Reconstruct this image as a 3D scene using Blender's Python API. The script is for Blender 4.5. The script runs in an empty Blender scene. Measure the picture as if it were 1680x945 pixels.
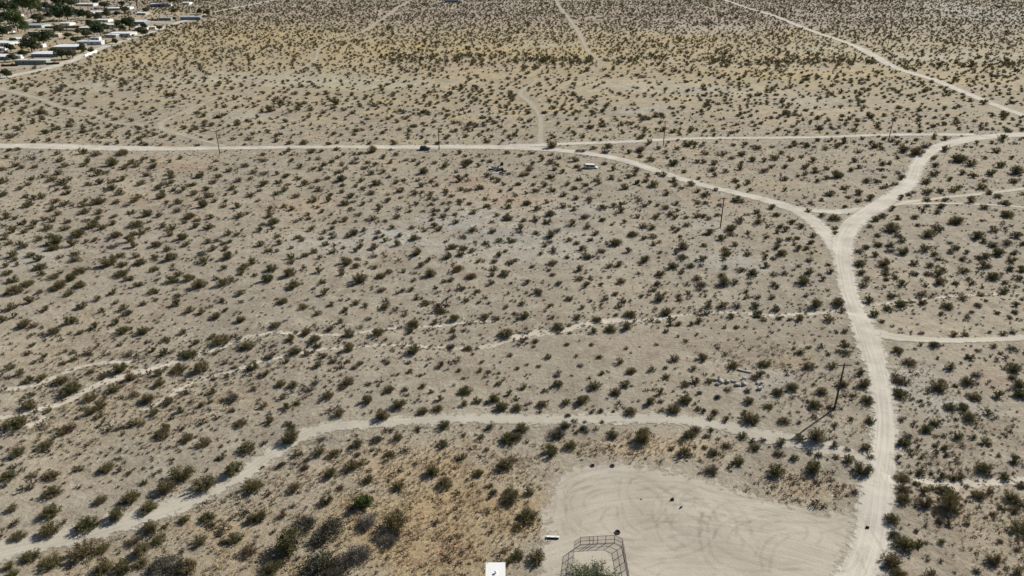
import bpy, math, random
import numpy as np
from mathutils import Vector, Matrix

R = math.radians
rng = np.random.default_rng(7)
random.seed(7)
scene = bpy.context.scene
C = scene.collection

# ------------------------------------------------------------------ camera, sky, sun, exposure
FPX, PITCH, CAMH = 1200.0, R(25.5), 84.0          # focal length in px of a 1680 px wide frame, tilt below the horizon, height
cam = bpy.data.cameras.new('camera')
cam.sensor_fit = 'HORIZONTAL'
cam.angle = 2 * math.atan(840 / FPX)
cam.clip_end = 20000
camo = bpy.data.objects.new('camera', cam)
C.objects.link(camo)
camo.location = (0, 0, CAMH)
camo.rotation_euler = (math.pi / 2 - PITCH, 0, 0)
scene.camera = camo

SUN_EL, SUN_AZ = R(33), R(50)                     # azimuth clockwise from +Y
world = bpy.data.worlds.new('World')
scene.world = world
world.use_nodes = True
wn = world.node_tree
bgn = wn.nodes['Background']
sky = wn.nodes.new('ShaderNodeTexSky')
sky.sky_type = 'NISHITA'
sky.sun_disc = False
sky.sun_elevation = SUN_EL
sky.sun_rotation = SUN_AZ
sky.altitude = 900
wn.links.new(sky.outputs[0], bgn.inputs[0])
bgn.inputs[1].default_value = 0.05
sl = bpy.data.lights.new('sun', 'SUN')
sl.energy = 4.8
sl.angle = R(0.5)
sl.color = (1.0, 0.955, 0.88)
so = bpy.data.objects.new('sun', sl)
C.objects.link(so)
sdir = Vector((math.sin(SUN_AZ) * math.cos(SUN_EL), math.cos(SUN_AZ) * math.cos(SUN_EL), math.sin(SUN_EL)))
so.rotation_euler = (-sdir).to_track_quat('-Z', 'Y').to_euler()
so.location = (100, 100, 300)
vs = scene.view_settings
vs.view_transform = 'Standard'
vs.look = 'None'
vs.exposure = 0.38
vs.gamma = 1.0
vs.use_curve_mapping = False
scene.cycles.transparent_max_bounces = 16
scene.cycles.max_bounces = 6

# ------------------------------------------------------------------ ground geometry helpers
CP, SP = math.cos(PITCH), math.sin(PITCH)


def at(x, y, z=0.0):
    """Where the sight line of a photograph pixel meets the level z."""
    a = (np.asarray(x, float) - 840) / FPX
    b = (np.asarray(y, float) - 472.5) / FPX
    t = (CAMH - z) / (SP + b * CP)
    return a * t, (CP - b * SP) * t


def slant(x, y):
    a, b = at(x, y)
    return np.sqrt(a * a + b * b + CAMH * CAMH)


def pix(X, Y, Z=0.0):
    d = Y * CP + (CAMH - Z) * SP
    return 840 + FPX * X / d, 472.5 + FPX * ((CAMH - Z) * CP - Y * SP) / d


WASHES = [  # (px, py, width in metres)
    [(830, 555, 2.8), (870, 547, 3), (920, 540, 3), (970, 528, 2.6), (1020, 523, 2.6), (1060, 523, 1.6), (1120, 515, 1.1), (1200, 512, 1.2),
     (1270, 516, 1.6), (1330, 513, 1.6), (1388, 510, 1.4)],
    [(1428, 500, 1.2), (1480, 492, 1.3), (1560, 485, 1.1), (1720, 476, 1.0)],
    [(-60, 645, 1.5), (0, 637, 1.6), (40, 632, 1.6), (82, 619, 1.8), (125, 602, 1.8), (160, 594, 2), (212, 594, 1.6)],
    [(-60, 700, 2), (0, 684, 2), (50, 672, 2), (105, 657, 2.2), (150, 634, 2.4), (200, 617, 2.8), (237, 607, 2.4), (300, 589, 2), (350, 572, 2),
     (420, 550, 1.8), (470, 546, 1.5), (520, 548, 1.3), (580, 545, 1.5), (640, 538, 1.6), (700, 535, 1.4), (760, 528, 1.3), (820, 522, 1.0)],
    [(-40, 722, 1.8), (0, 710, 1.8), (40, 698, 2), (75, 682, 1.6)],
    [(230, 672, 1.2), (270, 655, 1.6), (290, 640, 1.6), (325, 622, 1.6), (380, 607, 1.6), (440, 590, 1.5), (500, 575, 1.4), (580, 568, 1.4),
     (640, 565, 1.4), (720, 567, 1.6), (800, 566, 1.8), (830, 556, 2.4)],
    [(1470, 783, 1.2), (1520, 788, 1.8), (1560, 797, 2.6), (1600, 790, 2.2), (1640, 787, 2), (1720, 785, 2)],
    [(820, 91, 2.2), (900, 93, 2.4), (968, 96, 2), (1020, 101, 1.8), (1075, 104, 2.4), (1140, 105, 1.6), (1200, 109, 2.4), (1260, 112, 3), (1330, 113, 2), (1420, 108, 2)],
]
ROADS = [
    ('dirt_road', [(1380, 1010, 5.6), (1404, 955, 5.6), (1426, 900, 5.8), (1434, 860, 6.0), (1440, 800, 5.4), (1449, 740, 4.8), (1452, 700, 4.7), (1447, 650, 4.8),
                   (1439, 610, 5), (1425, 560, 6.2), (1408, 520, 5.4), (1395, 490, 5), (1387, 450, 5.4), (1382, 420, 6), (1384, 395, 6.6), (1400, 367, 6.6),
                   (1425, 347, 7.0), (1454, 329, 6.8), (1480, 311, 6.4), (1496, 292, 6), (1505, 272, 6), (1518, 255, 6.4), (1547, 239, 7), (1600, 227, 7.4), (1660, 221, 7.6), (1740, 217, 7.6)]),
    ('dirt_road', [(1381, 428, 5), (1374, 408, 6), (1360, 388, 6), (1340, 367, 6), (1310, 347, 6), (1260, 329, 5.6), (1200, 314, 5.2), (1140, 300, 5.2), (1080, 282, 5.2),
                   (1030, 266, 5.6), (980, 255, 5.8), (930, 248, 6), (850, 242, 7), (760, 240, 7), (690, 241, 6.5), (600, 241, 6), (480, 241, 5.6), (360, 242, 5.6),
                   (250, 244, 7.6), (150, 244, 8.6), (60, 242, 9), (-80, 241, 8)]),
    ('dirt_road', [(835, 239, 6), (950, 236, 5), (1030, 234, 4.6), (1120, 230, 4), (1260, 227, 4), (1360, 225, 4), (1435, 222, 4.6), (1520, 221, 5), (1600, 221, 5)]),
    ('dirt_road', [(1268, 331, 4), (1300, 340, 4.2), (1335, 345, 4.4), (1375, 347, 4.6), (1425, 343, 6)]),
    ('twin_track', [(1432, 345, 3), (1480, 332, 2.6), (1530, 325, 2.3), (1600, 318, 2.3), (1740, 301, 2.3)]),
    ('twin_track', [(1468, 335, 1.9), (1520, 332, 1.9), (1600, 334, 1.8), (1740, 342, 1.8)]),
    ('twin_track', [(1428, 546, 5), (1460, 553, 3.8), (1500, 557, 2.8), (1560, 559, 2.5), (1620, 557, 2.5), (1740, 551, 2.5)]),
    ('sandy_track', [(-80, 926, 5.2), (-20, 910, 5.2), (60, 890, 5), (150, 870, 5), (230, 848, 5), (290, 830, 4.8), (350, 800, 4.5), (400, 776, 4.2), (440, 748, 3.8),
                     (480, 722, 3.6), (530, 704, 3.5), (600, 695, 3.4), (680, 690, 3.4), (760, 686, 3.4), (860, 688, 3.6), (960, 688, 3.6), (1060, 686, 3.8),
                     (1120, 688, 3.6), (1180, 698, 3.6), (1240, 712, 4), (1300, 724, 5), (1350, 735, 4.4), (1395, 748, 3.6), (1432, 760, 2.6)]),
    ('dirt_road', [(1160, -14, 6), (1210, 8, 6), (1262, 24, 6.4), (1330, 50, 6.6), (1400, 75, 6.6), (1435, 92, 8.4), (1475, 112, 6.6), (1530, 130, 6.8), (1580, 152, 6.4),
                   (1630, 172, 6), (1740, 208, 6)]),
    ('trail', [(906, -14, 6), (920, 15, 5), (940, 40, 4.8), (955, 65, 4.8), (970, 90, 4.4), (988, 107, 3.2), (965, 120, 3), (940, 127, 3), (890, 129, 3), (870, 140, 3.6),
               (853, 152, 4.4), (872, 170, 4), (885, 190, 3.6), (887, 215, 4), (886, 238, 4)]),
    ('trail', [(690, -8, 5), (650, 15, 5), (615, 40, 4.8), (595, 52, 4.4), (545, 70, 3), (525, 80, 3.4), (515, 100, 3.6), (495, 112, 3.4), (470, 122, 3.6),
               (440, 130, 3), (400, 145, 3.2), (340, 168, 3.2), (290, 190, 3.4), (268, 200, 4), (266, 212, 4), (300, 222, 3.4), (350, 234, 3.4), (372, 241, 3)]),
    ('dirt_road', [(-60, 150, 8), (20, 125, 8.6), (70, 115, 8.6), (110, 103, 9.4), (150, 86, 8.6), (200, 68, 7.6), (250, 53, 7.4), (290, 38, 7.2), (330, 26, 7), (370, 16, 7),
                   (430, 5, 7), (500, -10, 7)]),
    ('trail', [(-40, 138, 5), (10, 148, 6), (50, 158, 5), (75, 165, 4), (100, 175, 5), (130, 180, 3.6), (160, 192, 3.2), (190, 203, 3), (230, 207, 2), (268, 213, 2)]),
    ('dirt_road', [(-60, 62, 5), (0, 46, 6), (40, 36, 6.4), (70, 26, 6.4), (100, 20, 5)]),
    ('driveway', [(-40, 110, 9), (10, 111, 9), (60, 111, 9), (100, 106, 6)]),
    ('driveway', [(120, 80, 7), (150, 78, 9), (180, 74, 8), (205, 67, 6)]),
    ('driveway', [(205, 31, 10), (245, 35, 16), (285, 38, 18), (320, 31, 12)]),
    ('dirt_road', [(360, 2, 6), (500, 2, 6), (660, 2, 6)]),
    ('dirt_road', [(765, 6, 7), (840, 3, 8), (920, 2, 8), (1010, -1, 8)]),
    ('trail', [(1440, 75, 3), (1500, 77, 3), (1560, 80, 3), (1740, 86, 3)]),
    ('trail', [(1290, 34, 3), (1340, 31, 3), (1480, 27, 2.6), (1740, 24, 2.6)]),
    ('trail', [(1066, 281, 1.5), (1090, 300, 1.4), (1115, 320, 1.2), (1134, 340, 0.6)]),
    ('trail', [(600, 503, 1.0), (645, 488, 1.4), (690, 478, 1.4), (715, 461, 1.4), (728, 440, 1)]),
    ('trail', [(1380, 290, 1.6), (1400, 300, 2), (1425, 312, 2), (1445, 324, 2)]),
    ('trail', [(1550, 370, 1.2), (1575, 385, 1.5), (1600, 402, 1.5), (1625, 420, 1)]),
    ('trail', [(1285, 148, 2), (1330, 168, 3), (1370, 182, 3), (1400, 195, 1)]),
]


def curve_pts(cp, step):
    """Catmull-Rom through ground points of a (px, py, w) list -> (N,3) x, y, w."""
    a = np.array(cp, float)
    gx, gy = at(a[:, 0], a[:, 1])
    P = np.stack([gx, gy, a[:, 2]], 1)
    P = np.vstack([2 * P[0] - P[1], P, 2 * P[-1] - P[-2]])
    out = []
    for i in range(1, len(P) - 2):
        p0, p1, p2, p3 = P[i - 1:i + 3]
        d = np.hypot(*(p2 - p1)[:2])
        n = max(2, int(d / step))
        # centripetal-ish: damp the tangents where neighbouring spans differ
        d0 = max(np.hypot(*(p1 - p0)[:2]), 1e-3)
        d2 = max(np.hypot(*(p3 - p2)[:2]), 1e-3)
        m1 = ((p2 - p1) / d * d0 + (p1 - p0) / d0 * d) / (d + d0) * d
        m2 = ((p3 - p2) / d2 * d + (p2 - p1) / d * d2) / (d + d2) * d
        for t in np.linspace(0, 1, n, endpoint=False):
            out.append((2 * t**3 - 3 * t**2 + 1) * p1 + (t**3 - 2 * t**2 + t) * m1 + (-2 * t**3 + 3 * t**2) * p2 + (t**3 - t**2) * m2)
    out.append(P[-2])
    o = np.array(out)
    o[:, 2] = np.maximum(o[:, 2], 0.5)
    return o


WCUR = [curve_pts(w, 3.0) for w in WASHES]
RCUR = [curve_pts(r, 3.0) for _, r in ROADS]


def seg_dist(x, y, cur):
    """Distance from points to a polyline, less half its width there (negative inside)."""
    best = np.full(x.shape, 1e9)
    lo = cur[:, :2].min(0) - 40
    hi = cur[:, :2].max(0) + 40
    m = (x > lo[0]) & (x < hi[0]) & (y > lo[1]) & (y < hi[1])
    if not m.any():
        return best
    xs, ys = x[m], y[m]
    b = np.full(xs.shape, 1e9)
    for i in range(len(cur) - 1):
        ax, ay, aw = cur[i]
        bx, by, bw = cur[i + 1]
        dx, dy = bx - ax, by - ay
        t = np.clip(((xs - ax) * dx + (ys - ay) * dy) / (dx * dx + dy * dy + 1e-9), 0, 1)
        d = np.hypot(xs - ax - t * dx, ys - ay - t * dy) - 0.5 * (aw + t * (bw - aw))
        b = np.minimum(b, d)
    best[m] = b
    return best


def sines(x, y, seed, wl, n=7):
    r = np.random.default_rng(seed)
    s = np.zeros(np.shape(x))
    for _ in range(n):
        a, ph, k = r.uniform(0, 2 * np.pi), r.uniform(0, 2 * np.pi), 2 * np.pi / (wl * r.uniform(0.6, 1.6))
        s = s + np.sin((x * np.cos(a) + y * np.sin(a)) * k + ph)
    return s / math.sqrt(n)


def height(x, y):
    x = np.atleast_1d(np.asarray(x, float))
    y = np.atleast_1d(np.asarray(y, float))
    near = np.clip((330 - y) / 120, 0, 1) * np.clip((230 - np.abs(x)) / 60, 0, 1)
    z = 0.12 * near * sines(x, y, 3, 26) + 0.35 * np.clip((y - 60) / 200, 0.3, 1) * sines(x, y, 5, 170)
    wd = np.full(x.shape, 1e9)
    for c in WCUR[:7]:
        wd = np.minimum(wd, seg_dist(x, y, c))
    z -= 0.35 * np.clip(1 - (wd + 0.5) / 3.0, 0, 1) ** 2 * (3 - 2 * np.clip(1 - (wd + 0.5) / 3.0, 0, 1)) * near
    return z


def hz(x, y):
    return float(height(x, y)[0])


def gp(px, py):
    x, y = at(px, py)
    return Vector((float(x), float(y), hz(x, y)))


def road_dist(x, y):
    d = np.full(np.shape(x), 1e9)
    for c in RCUR + WCUR:
        d = np.minimum(d, seg_dist(x, y, c))
    return d


LOT_PX = [(912, 779), (938, 768), (965, 760), (1010, 757), (1045, 764), (1090, 772), (1135, 781), (1190, 796), (1260, 818), (1310, 828), (1342, 840), (1385, 838), (1412, 824),
          (1446, 840), (1456, 870), (1448, 920), (1440, 1010), (1150, 1040), (880, 1020), (883, 960), (886, 900), (893, 868), (890, 835), (904, 812)]
LOT = np.array([at(a, b) for a, b in LOT_PX])


def poly_sd(x, y, P):
    """Signed distance to a closed polygon, positive inside."""
    d = np.full(x.shape, 1e9)
    ins = np.zeros(x.shape, bool)
    n = len(P)
    for i in range(n):
        ax, ay = P[i]
        bx, by = P[(i + 1) % n]
        dx, dy = bx - ax, by - ay
        t = np.clip(((x - ax) * dx + (y - ay) * dy) / (dx * dx + dy * dy), 0, 1)
        d = np.minimum(d, np.hypot(x - ax - t * dx, y - ay - t * dy))
        c = ((ay > y) != (by > y)) & (x < (bx - ax) * (y - ay) / (by - ay + 1e-12) + ax)
        ins ^= c
    return np.where(ins, d, -d)


# ------------------------------------------------------------------ materials
def mat(name):
    m = bpy.data.materials.new(name)
    m.use_nodes = True
    nt = m.node_tree
    nt.nodes.clear()
    out = nt.nodes.new('ShaderNodeOutputMaterial')
    return m, nt, out


class N:
    """Small node-graph writer."""
    def __init__(s, nt):
        s.nt = nt

    def new(s, t, **k):
        n = s.nt.nodes.new(t)
        for a, v in k.items():
            setattr(n, a, v)
        return n

    def link(s, a, b):
        s.nt.links.new(a, b)

    def put(s, sock, v):
        if isinstance(v, bpy.types.NodeSocket):
            s.link(v, sock)
        else:
            sock.default_value = v

    def math(s, op, a, b=0.0, clamp=False):
        n = s.new('ShaderNodeMath', operation=op, use_clamp=clamp)
        s.put(n.inputs[0], a)
        s.put(n.inputs[1], b)
        return n.outputs[0]

    def noise(s, vec, scale, detail=4, rough=0.55):
        n = s.new('ShaderNodeTexNoise')
        s.link(vec, n.inputs['Vector'])
        n.inputs['Scale'].default_value = scale
        n.inputs['Detail'].default_value = detail
        n.inputs['Roughness'].default_value = rough
        return n.outputs[0]

    def ramp(s, v, lo, hi):
        n = s.new('ShaderNodeMapRange', interpolation_type='SMOOTHSTEP')
        s.link(v, n.inputs[0])
        n.inputs[1].default_value = lo
        n.inputs[2].default_value = hi
        return n.outputs[0]

    def mix(s, f, a, b, mode='MIX'):
        n = s.new('ShaderNodeMix', data_type='RGBA', blend_type=mode)
        s.put(n.inputs[0], f)
        s.put(n.inputs[6], a if isinstance(a, bpy.types.NodeSocket) else (*a, 1))
        s.put(n.inputs[7], b if isinstance(b, bpy.types.NodeSocket) else (*b, 1))
        return n.outputs[2]

    def attr(s, name, out='Fac'):
        n = s.new('ShaderNodeAttribute', attribute_name=name)
        return n.outputs[out]

    def pos(s):
        return s.new('ShaderNodeNewGeometry').outputs['Position']

    def bsdf(s, col, rough=0.9, spec=0.2, metal=0.0, normal=None):
        b = s.new('ShaderNodeBsdfPrincipled')
        s.put(b.inputs['Base Color'], col if isinstance(col, bpy.types.NodeSocket) else (*col, 1))
        s.put(b.inputs['Roughness'], rough)
        b.inputs['Specular IOR Level'].default_value = spec
        b.inputs['Metallic'].default_value = metal
        if normal is not None:
            s.link(normal, b.inputs['Normal'])
        return b

    def bump(s, h, strength, dist):
        n = s.new('ShaderNodeBump')
        n.inputs['Strength'].default_value = strength
        n.inputs['Distance'].default_value = dist
        s.link(h, n.inputs['Height'])
        return n.outputs[0]


def ground_material():
    m, nt, out = mat('desert_soil')
    n = N(nt)
    p = n.pos()
    big = n.ramp(n.noise(p, 0.022, 6, 0.65), 0.40, 0.60)
    mid = n.ramp(n.noise(p, 0.11, 5, 0.65), 0.35, 0.68)
    fine = n.noise(p, 1.3, 6, 0.7)
    grain = n.noise(p, 5.5, 4, 0.75)
    col = n.mix(big, (0.346, 0.297, 0.224), (0.286, 0.251, 0.199))
    col = n.mix(n.math('MULTIPLY', mid, 0.45), col, (0.392, 0.348, 0.265))
    col = n.mix(n.ramp(n.noise(p, 0.05, 5, 0.65), 0.52, 0.66), col, (0.284, 0.240, 0.180))
    lit = n.noise(p, 0.28, 5, 0.7)
    col = n.mix(n.math('MULTIPLY', n.ramp(lit, 0.49, 0.64), 0.62), col, (0.235, 0.192, 0.142))
    col = n.mix(n.math('MULTIPLY', n.ramp(lit, 0.48, 0.32), 0.6), col, (0.44, 0.395, 0.31))
    col = n.mix(1.0, col, n.attr('tint', 'Color'), 'MULTIPLY')
    # dry straw litter: fine pale and dark flecks, more where the 'straw' attribute is high
    st = n.attr('straw')
    fl = n.noise(p, 3.2, 3, 0.8)
    col = n.mix(n.math('MULTIPLY', n.ramp(fl, 0.54, 0.66), n.math('ADD', n.math('MULTIPLY', st, 0.65), 0.25)), col, (0.52, 0.455, 0.345))
    col = n.mix(n.math('MULTIPLY', n.ramp(n.noise(p, 2.1, 4, 0.8), 0.56, 0.70), n.math('ADD', n.math('MULTIPLY', st, 0.55), 0.38)), col, (0.17, 0.137, 0.10))
    v = n.math('ADD', n.math('MULTIPLY', fine, 1.0), n.math('MULTIPLY', grain, 0.8))
    v = n.math('ADD', v, 0.10)
    col = n.mix(1.0, col, n.new('ShaderNodeCombineColor').outputs[0], 'MIX') if False else n.vmul(col, v)
    hgt = n.math('ADD', n.math('MULTIPLY', n.noise(p, 0.9, 6, 0.7), 1.0), n.math('MULTIPLY', grain, 0.25))
    b = n.bsdf(col, 0.95, 0.1, normal=n.bump(hgt, 0.9, 0.35))
    n.link(b.outputs[0], out.inputs[0])
    return m


def vmul(s, col, v):
    n = s.new('ShaderNodeVectorMath', operation='SCALE')
    s.link(col, n.inputs[0])
    s.put(n.inputs['Scale'], v)
    return n.outputs[0]


N.vmul = vmul


def road_material(name, c1, c2, soft=0.6, alpha=1.0, streak=0.5, edge_noise=1.4, patchy=False):
    """Bare driven soil that thins out into the ground along its edges ('edge' = metres inside the margin)."""
    m, nt, out = mat(name)
    n = N(nt)
    p = n.pos()
    e = n.attr('edge')
    uv = n.attr('along', 'Vector')
    mp = n.new('ShaderNodeMapping')
    mp.inputs['Scale'].default_value = (2.2, 0.03, 1)
    n.link(uv, mp.inputs[0])
    st = n.noise(mp.outputs[0], 1.0, 4, 0.6)
    big = n.noise(p, 0.16, 4, 0.6)
    col = n.mix(n.ramp(n.math('ADD', n.math('MULTIPLY', st, streak), n.math('MULTIPLY', big, 1 - streak)), 0.34, 0.64), c2, c1)
    col = n.vmul(col, n.math('ADD', n.math('MULTIPLY', n.noise(p, 3.5, 5, 0.75), 0.34), 0.83))
    en = n.math('MULTIPLY', n.math('SUBTRACT', n.noise(p, 0.7, 6, 0.72), 0.5), edge_noise * 2)
    a = n.math('MULTIPLY', n.ramp(n.math('ADD', e, en), -soft * 0.5, soft * 0.6), alpha)
    if patchy:
        a = n.math('MULTIPLY', a, n.ramp(n.noise(p, 0.45, 3, 0.6), *patchy))
    b = n.bsdf(col, 0.95, 0.1, normal=n.bump(n.math('ADD', st, n.noise(p, 2.2, 5, 0.7)), 0.5, 0.10))
    t = n.new('ShaderNodeBsdfTransparent')
    mx = n.new('ShaderNodeMixShader')
    n.link(a, mx.inputs[0])
    n.link(t.outputs[0], mx.inputs[1])
    n.link(b.outputs[0], mx.inputs[2])
    n.link(mx.outputs[0], out.inputs[0])
    return m


def plain(name, c, rough=0.7, spec=0.3, metal=0.0, var=0.18, scale=1.2):
    m, nt, out = mat(name)
    n = N(nt)
    tc = n.new('ShaderNodeTexCoord').outputs['Object']
    v = n.math('ADD', n.math('MULTIPLY', n.noise(tc, scale, 5, 0.7), var * 2), 1 - var)
    b = n.bsdf(n.vmul(n.mix(0.0, c, c), v), rough, spec, metal)
    n.link(b.outputs[0], out.inputs[0])
    return m


def leaf_material(name, cols, translucent=0.22):
    """Foliage: colour varies from plant to plant and from clump to clump."""
    m, nt, out = mat(name)
    n = N(nt)
    rnd = n.new('ShaderNodeObjectInfo').outputs['Random']
    tc = n.new('ShaderNodeTexCoord').outputs['Object']
    cr = n.new('ShaderNodeValToRGB')
    cr.color_ramp.interpolation = 'LINEAR'
    while len(cr.color_ramp.elements) < len(cols):
        cr.color_ramp.elements.new(0.5)
    for i, c in enumerate(cols):
        cr.color_ramp.elements[i].position = i / max(1, len(cols) - 1)
        cr.color_ramp.elements[i].color = (*c, 1)
    n.link(n.math('FRACT', n.math('ADD', rnd, n.math('MULTIPLY', n.noise(tc, 1.8, 3), 0.25))), cr.inputs[0])
    col = n.vmul(cr.outputs[0], n.math('ADD', n.math('MULTIPLY', n.noise(tc, 4.0, 3, 0.7), 1.1), 0.45))
    d = n.new('ShaderNodeBsdfDiffuse')
    t = n.new('ShaderNodeBsdfTranslucent')
    n.link(col, d.inputs[0])
    n.link(col, t.inputs[0])
    mx = n.new('ShaderNodeMixShader')
    mx.inputs[0].default_value = translucent
    n.link(d.outputs[0], mx.inputs[1])
    n.link(t.outputs[0], mx.inputs[2])
    n.link(mx.outputs[0], out.inputs[0])
    return m


M = {}
M['ground'] = ground_material()
M['road'] = road_material('pale_road_dirt', (0.58, 0.54, 0.46), (0.41, 0.372, 0.305), soft=1.2, edge_noise=3.2)
M['track'] = road_material('pale_track_dirt', (0.54, 0.49, 0.395), (0.42, 0.375, 0.295), alpha=0.72, edge_noise=3.0, soft=1.3, patchy=(0.2, 0.42))
M['twin'] = road_material('wheel_track_dirt', (0.62, 0.57, 0.47), (0.44, 0.39, 0.305), alpha=0.92, streak=0.8, soft=0.7)
M['sand'] = road_material('track_sand', (0.49, 0.45, 0.37), (0.385, 0.348, 0.28), streak=0.55, soft=1.2, edge_noise=4.0)
M['wash'] = road_material('wash_sand', (0.58, 0.525, 0.43), (0.46, 0.405, 0.32), alpha=1.0, edge_noise=2.4, soft=1.0, streak=0.3, patchy=(0.2, 0.42))
M['lot'] = road_material('lot_dirt', (0.475, 0.428, 0.352), (0.39, 0.345, 0.278), streak=0.45, edge_noise=6.0, soft=1.6)
M['tyremark'] = road_material('tyre_mark_dirt', (0.30, 0.265, 0.21), (0.25, 0.22, 0.175), alpha=0.105, soft=0.10, edge_noise=0.10, patchy=(0.28, 0.58))
M['leaf'] = leaf_material('creosote_leaf', [(0.205, 0.175, 0.076), (0.140, 0.135, 0.058), (0.215, 0.172, 0.096), (0.122, 0.124, 0.052), (0.215, 0.165, 0.084)])
M['leaf_grey'] = leaf_material('grey_leaf', [(0.12, 0.112, 0.085), (0.095, 0.094, 0.06), (0.145, 0.125, 0.10)])
M['leaf_brown'] = leaf_material('brown_leaf', [(0.155, 0.105, 0.062), (0.19, 0.145, 0.095), (0.13, 0.095, 0.06)])
M['leaf_green'] = leaf_material('green_leaf', [(0.075, 0.115, 0.026), (0.085, 0.12, 0.032)])
M['leaf_sage'] = leaf_material('sage_leaf', [(0.13, 0.16, 0.085), (0.15, 0.175, 0.10)])
M['tuft'] = leaf_material('tuft_leaf', [(0.075, 0.060, 0.040), (0.11, 0.09, 0.06), (0.055, 0.050, 0.034), (0.20, 0.165, 0.115), (0.085, 0.08, 0.045)])
M['straw'] = leaf_material('dry_grass', [(0.52, 0.43, 0.28), (0.42, 0.34, 0.22), (0.34, 0.27, 0.18)])
M['tree_dark'] = leaf_material('dark_tree_leaf', [(0.065, 0.09, 0.048), (0.08, 0.10, 0.05)])
M['tree_olive'] = leaf_material('olive_tree_leaf', [(0.12, 0.12, 0.065), (0.10, 0.11, 0.058)])
M['tree_light'] = leaf_material('light_tree_leaf', [(0.12, 0.155, 0.06), (0.105, 0.13, 0.052)])
M['twig'] = plain('twig_bark', (0.155, 0.135, 0.115), 0.9, 0.1)
M['twig_grey'] = plain('dead_wood', (0.34, 0.32, 0.31), 0.9, 0.1)
M['wood'] = plain('pole_wood', (0.085, 0.062, 0.048), 0.9, 0.15)
M['white'] = plain('white_paint', (0.76, 0.76, 0.74), 0.5, 0.3, var=0.08)
M['concrete'] = plain('broken_concrete', (0.47, 0.445, 0.40), 0.9, 0.1)
M['steel'] = plain('dull_steel', (0.16, 0.135, 0.12), 0.6, 0.4, 0.3)
M['black'] = plain('black_metal', (0.018, 0.018, 0.02), 0.5, 0.4)
M['rubber'] = plain('rubber', (0.07, 0.065, 0.06), 0.9, 0.2)
M['charred'] = plain('charred_board', (0.022, 0.02, 0.022), 0.9, 0.1)
M['carblack'] = plain('dark_car_paint', (0.012, 0.015, 0.025), 0.25, 0.5)
M['glass'] = plain('dark_window_glass', (0.02, 0.025, 0.035), 0.08, 0.6, var=0.05)
M['rock'] = plain('brown_rock', (0.16, 0.135, 0.11), 0.95, 0.1)


M['roofwhite'] = plain('roof_white', (0.86, 0.86, 0.85), 0.35, 0.6, var=0.05)


def pmat(key, c, **k):
    if key not in M:
        M[key] = plain(key, c, **k)
    return M[key]


# ------------------------------------------------------------------ object helpers
def link(o, parent=None):
    C.objects.link(o)
    if parent is not None:
        o.parent = parent
    return o


def mesh_from(name, v, f, mats, smooth=False):
    me = bpy.data.meshes.new(name)
    me.from_pydata([tuple(map(float, q)) for q in v] if not isinstance(v, np.ndarray) else v.tolist(), [], f if not isinstance(f, np.ndarray) else f.tolist())
    for m in (mats if isinstance(mats, (list, tuple)) else [mats]):
        me.materials.append(m)
    if smooth:
        me.polygons.foreach_set('use_smooth', [True] * len(me.polygons))
    me.update()
    return me


def obj(name, me, parent=None, loc=(0, 0, 0), rot=(0, 0, 0), scale=(1, 1, 1)):
    o = bpy.data.objects.new(name, me)
    o.location, o.rotation_euler, o.scale = loc, rot, scale
    return link(o, parent)


def tag(o, label=None, cat=None, group=None, kind=None):
    if label:
        o['label'] = label
    if cat:
        o['category'] = cat
    if group:
        o['group'] = group
    if kind:
        o['kind'] = kind
    return o


def empty(name, loc, rz, label, cat, group=None):
    o = bpy.data.objects.new(name, None)
    o.location = loc
    o.rotation_euler = (0, 0, rz)
    o.empty_display_size = 0.2
    return tag(link(o), label, cat, group)


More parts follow.
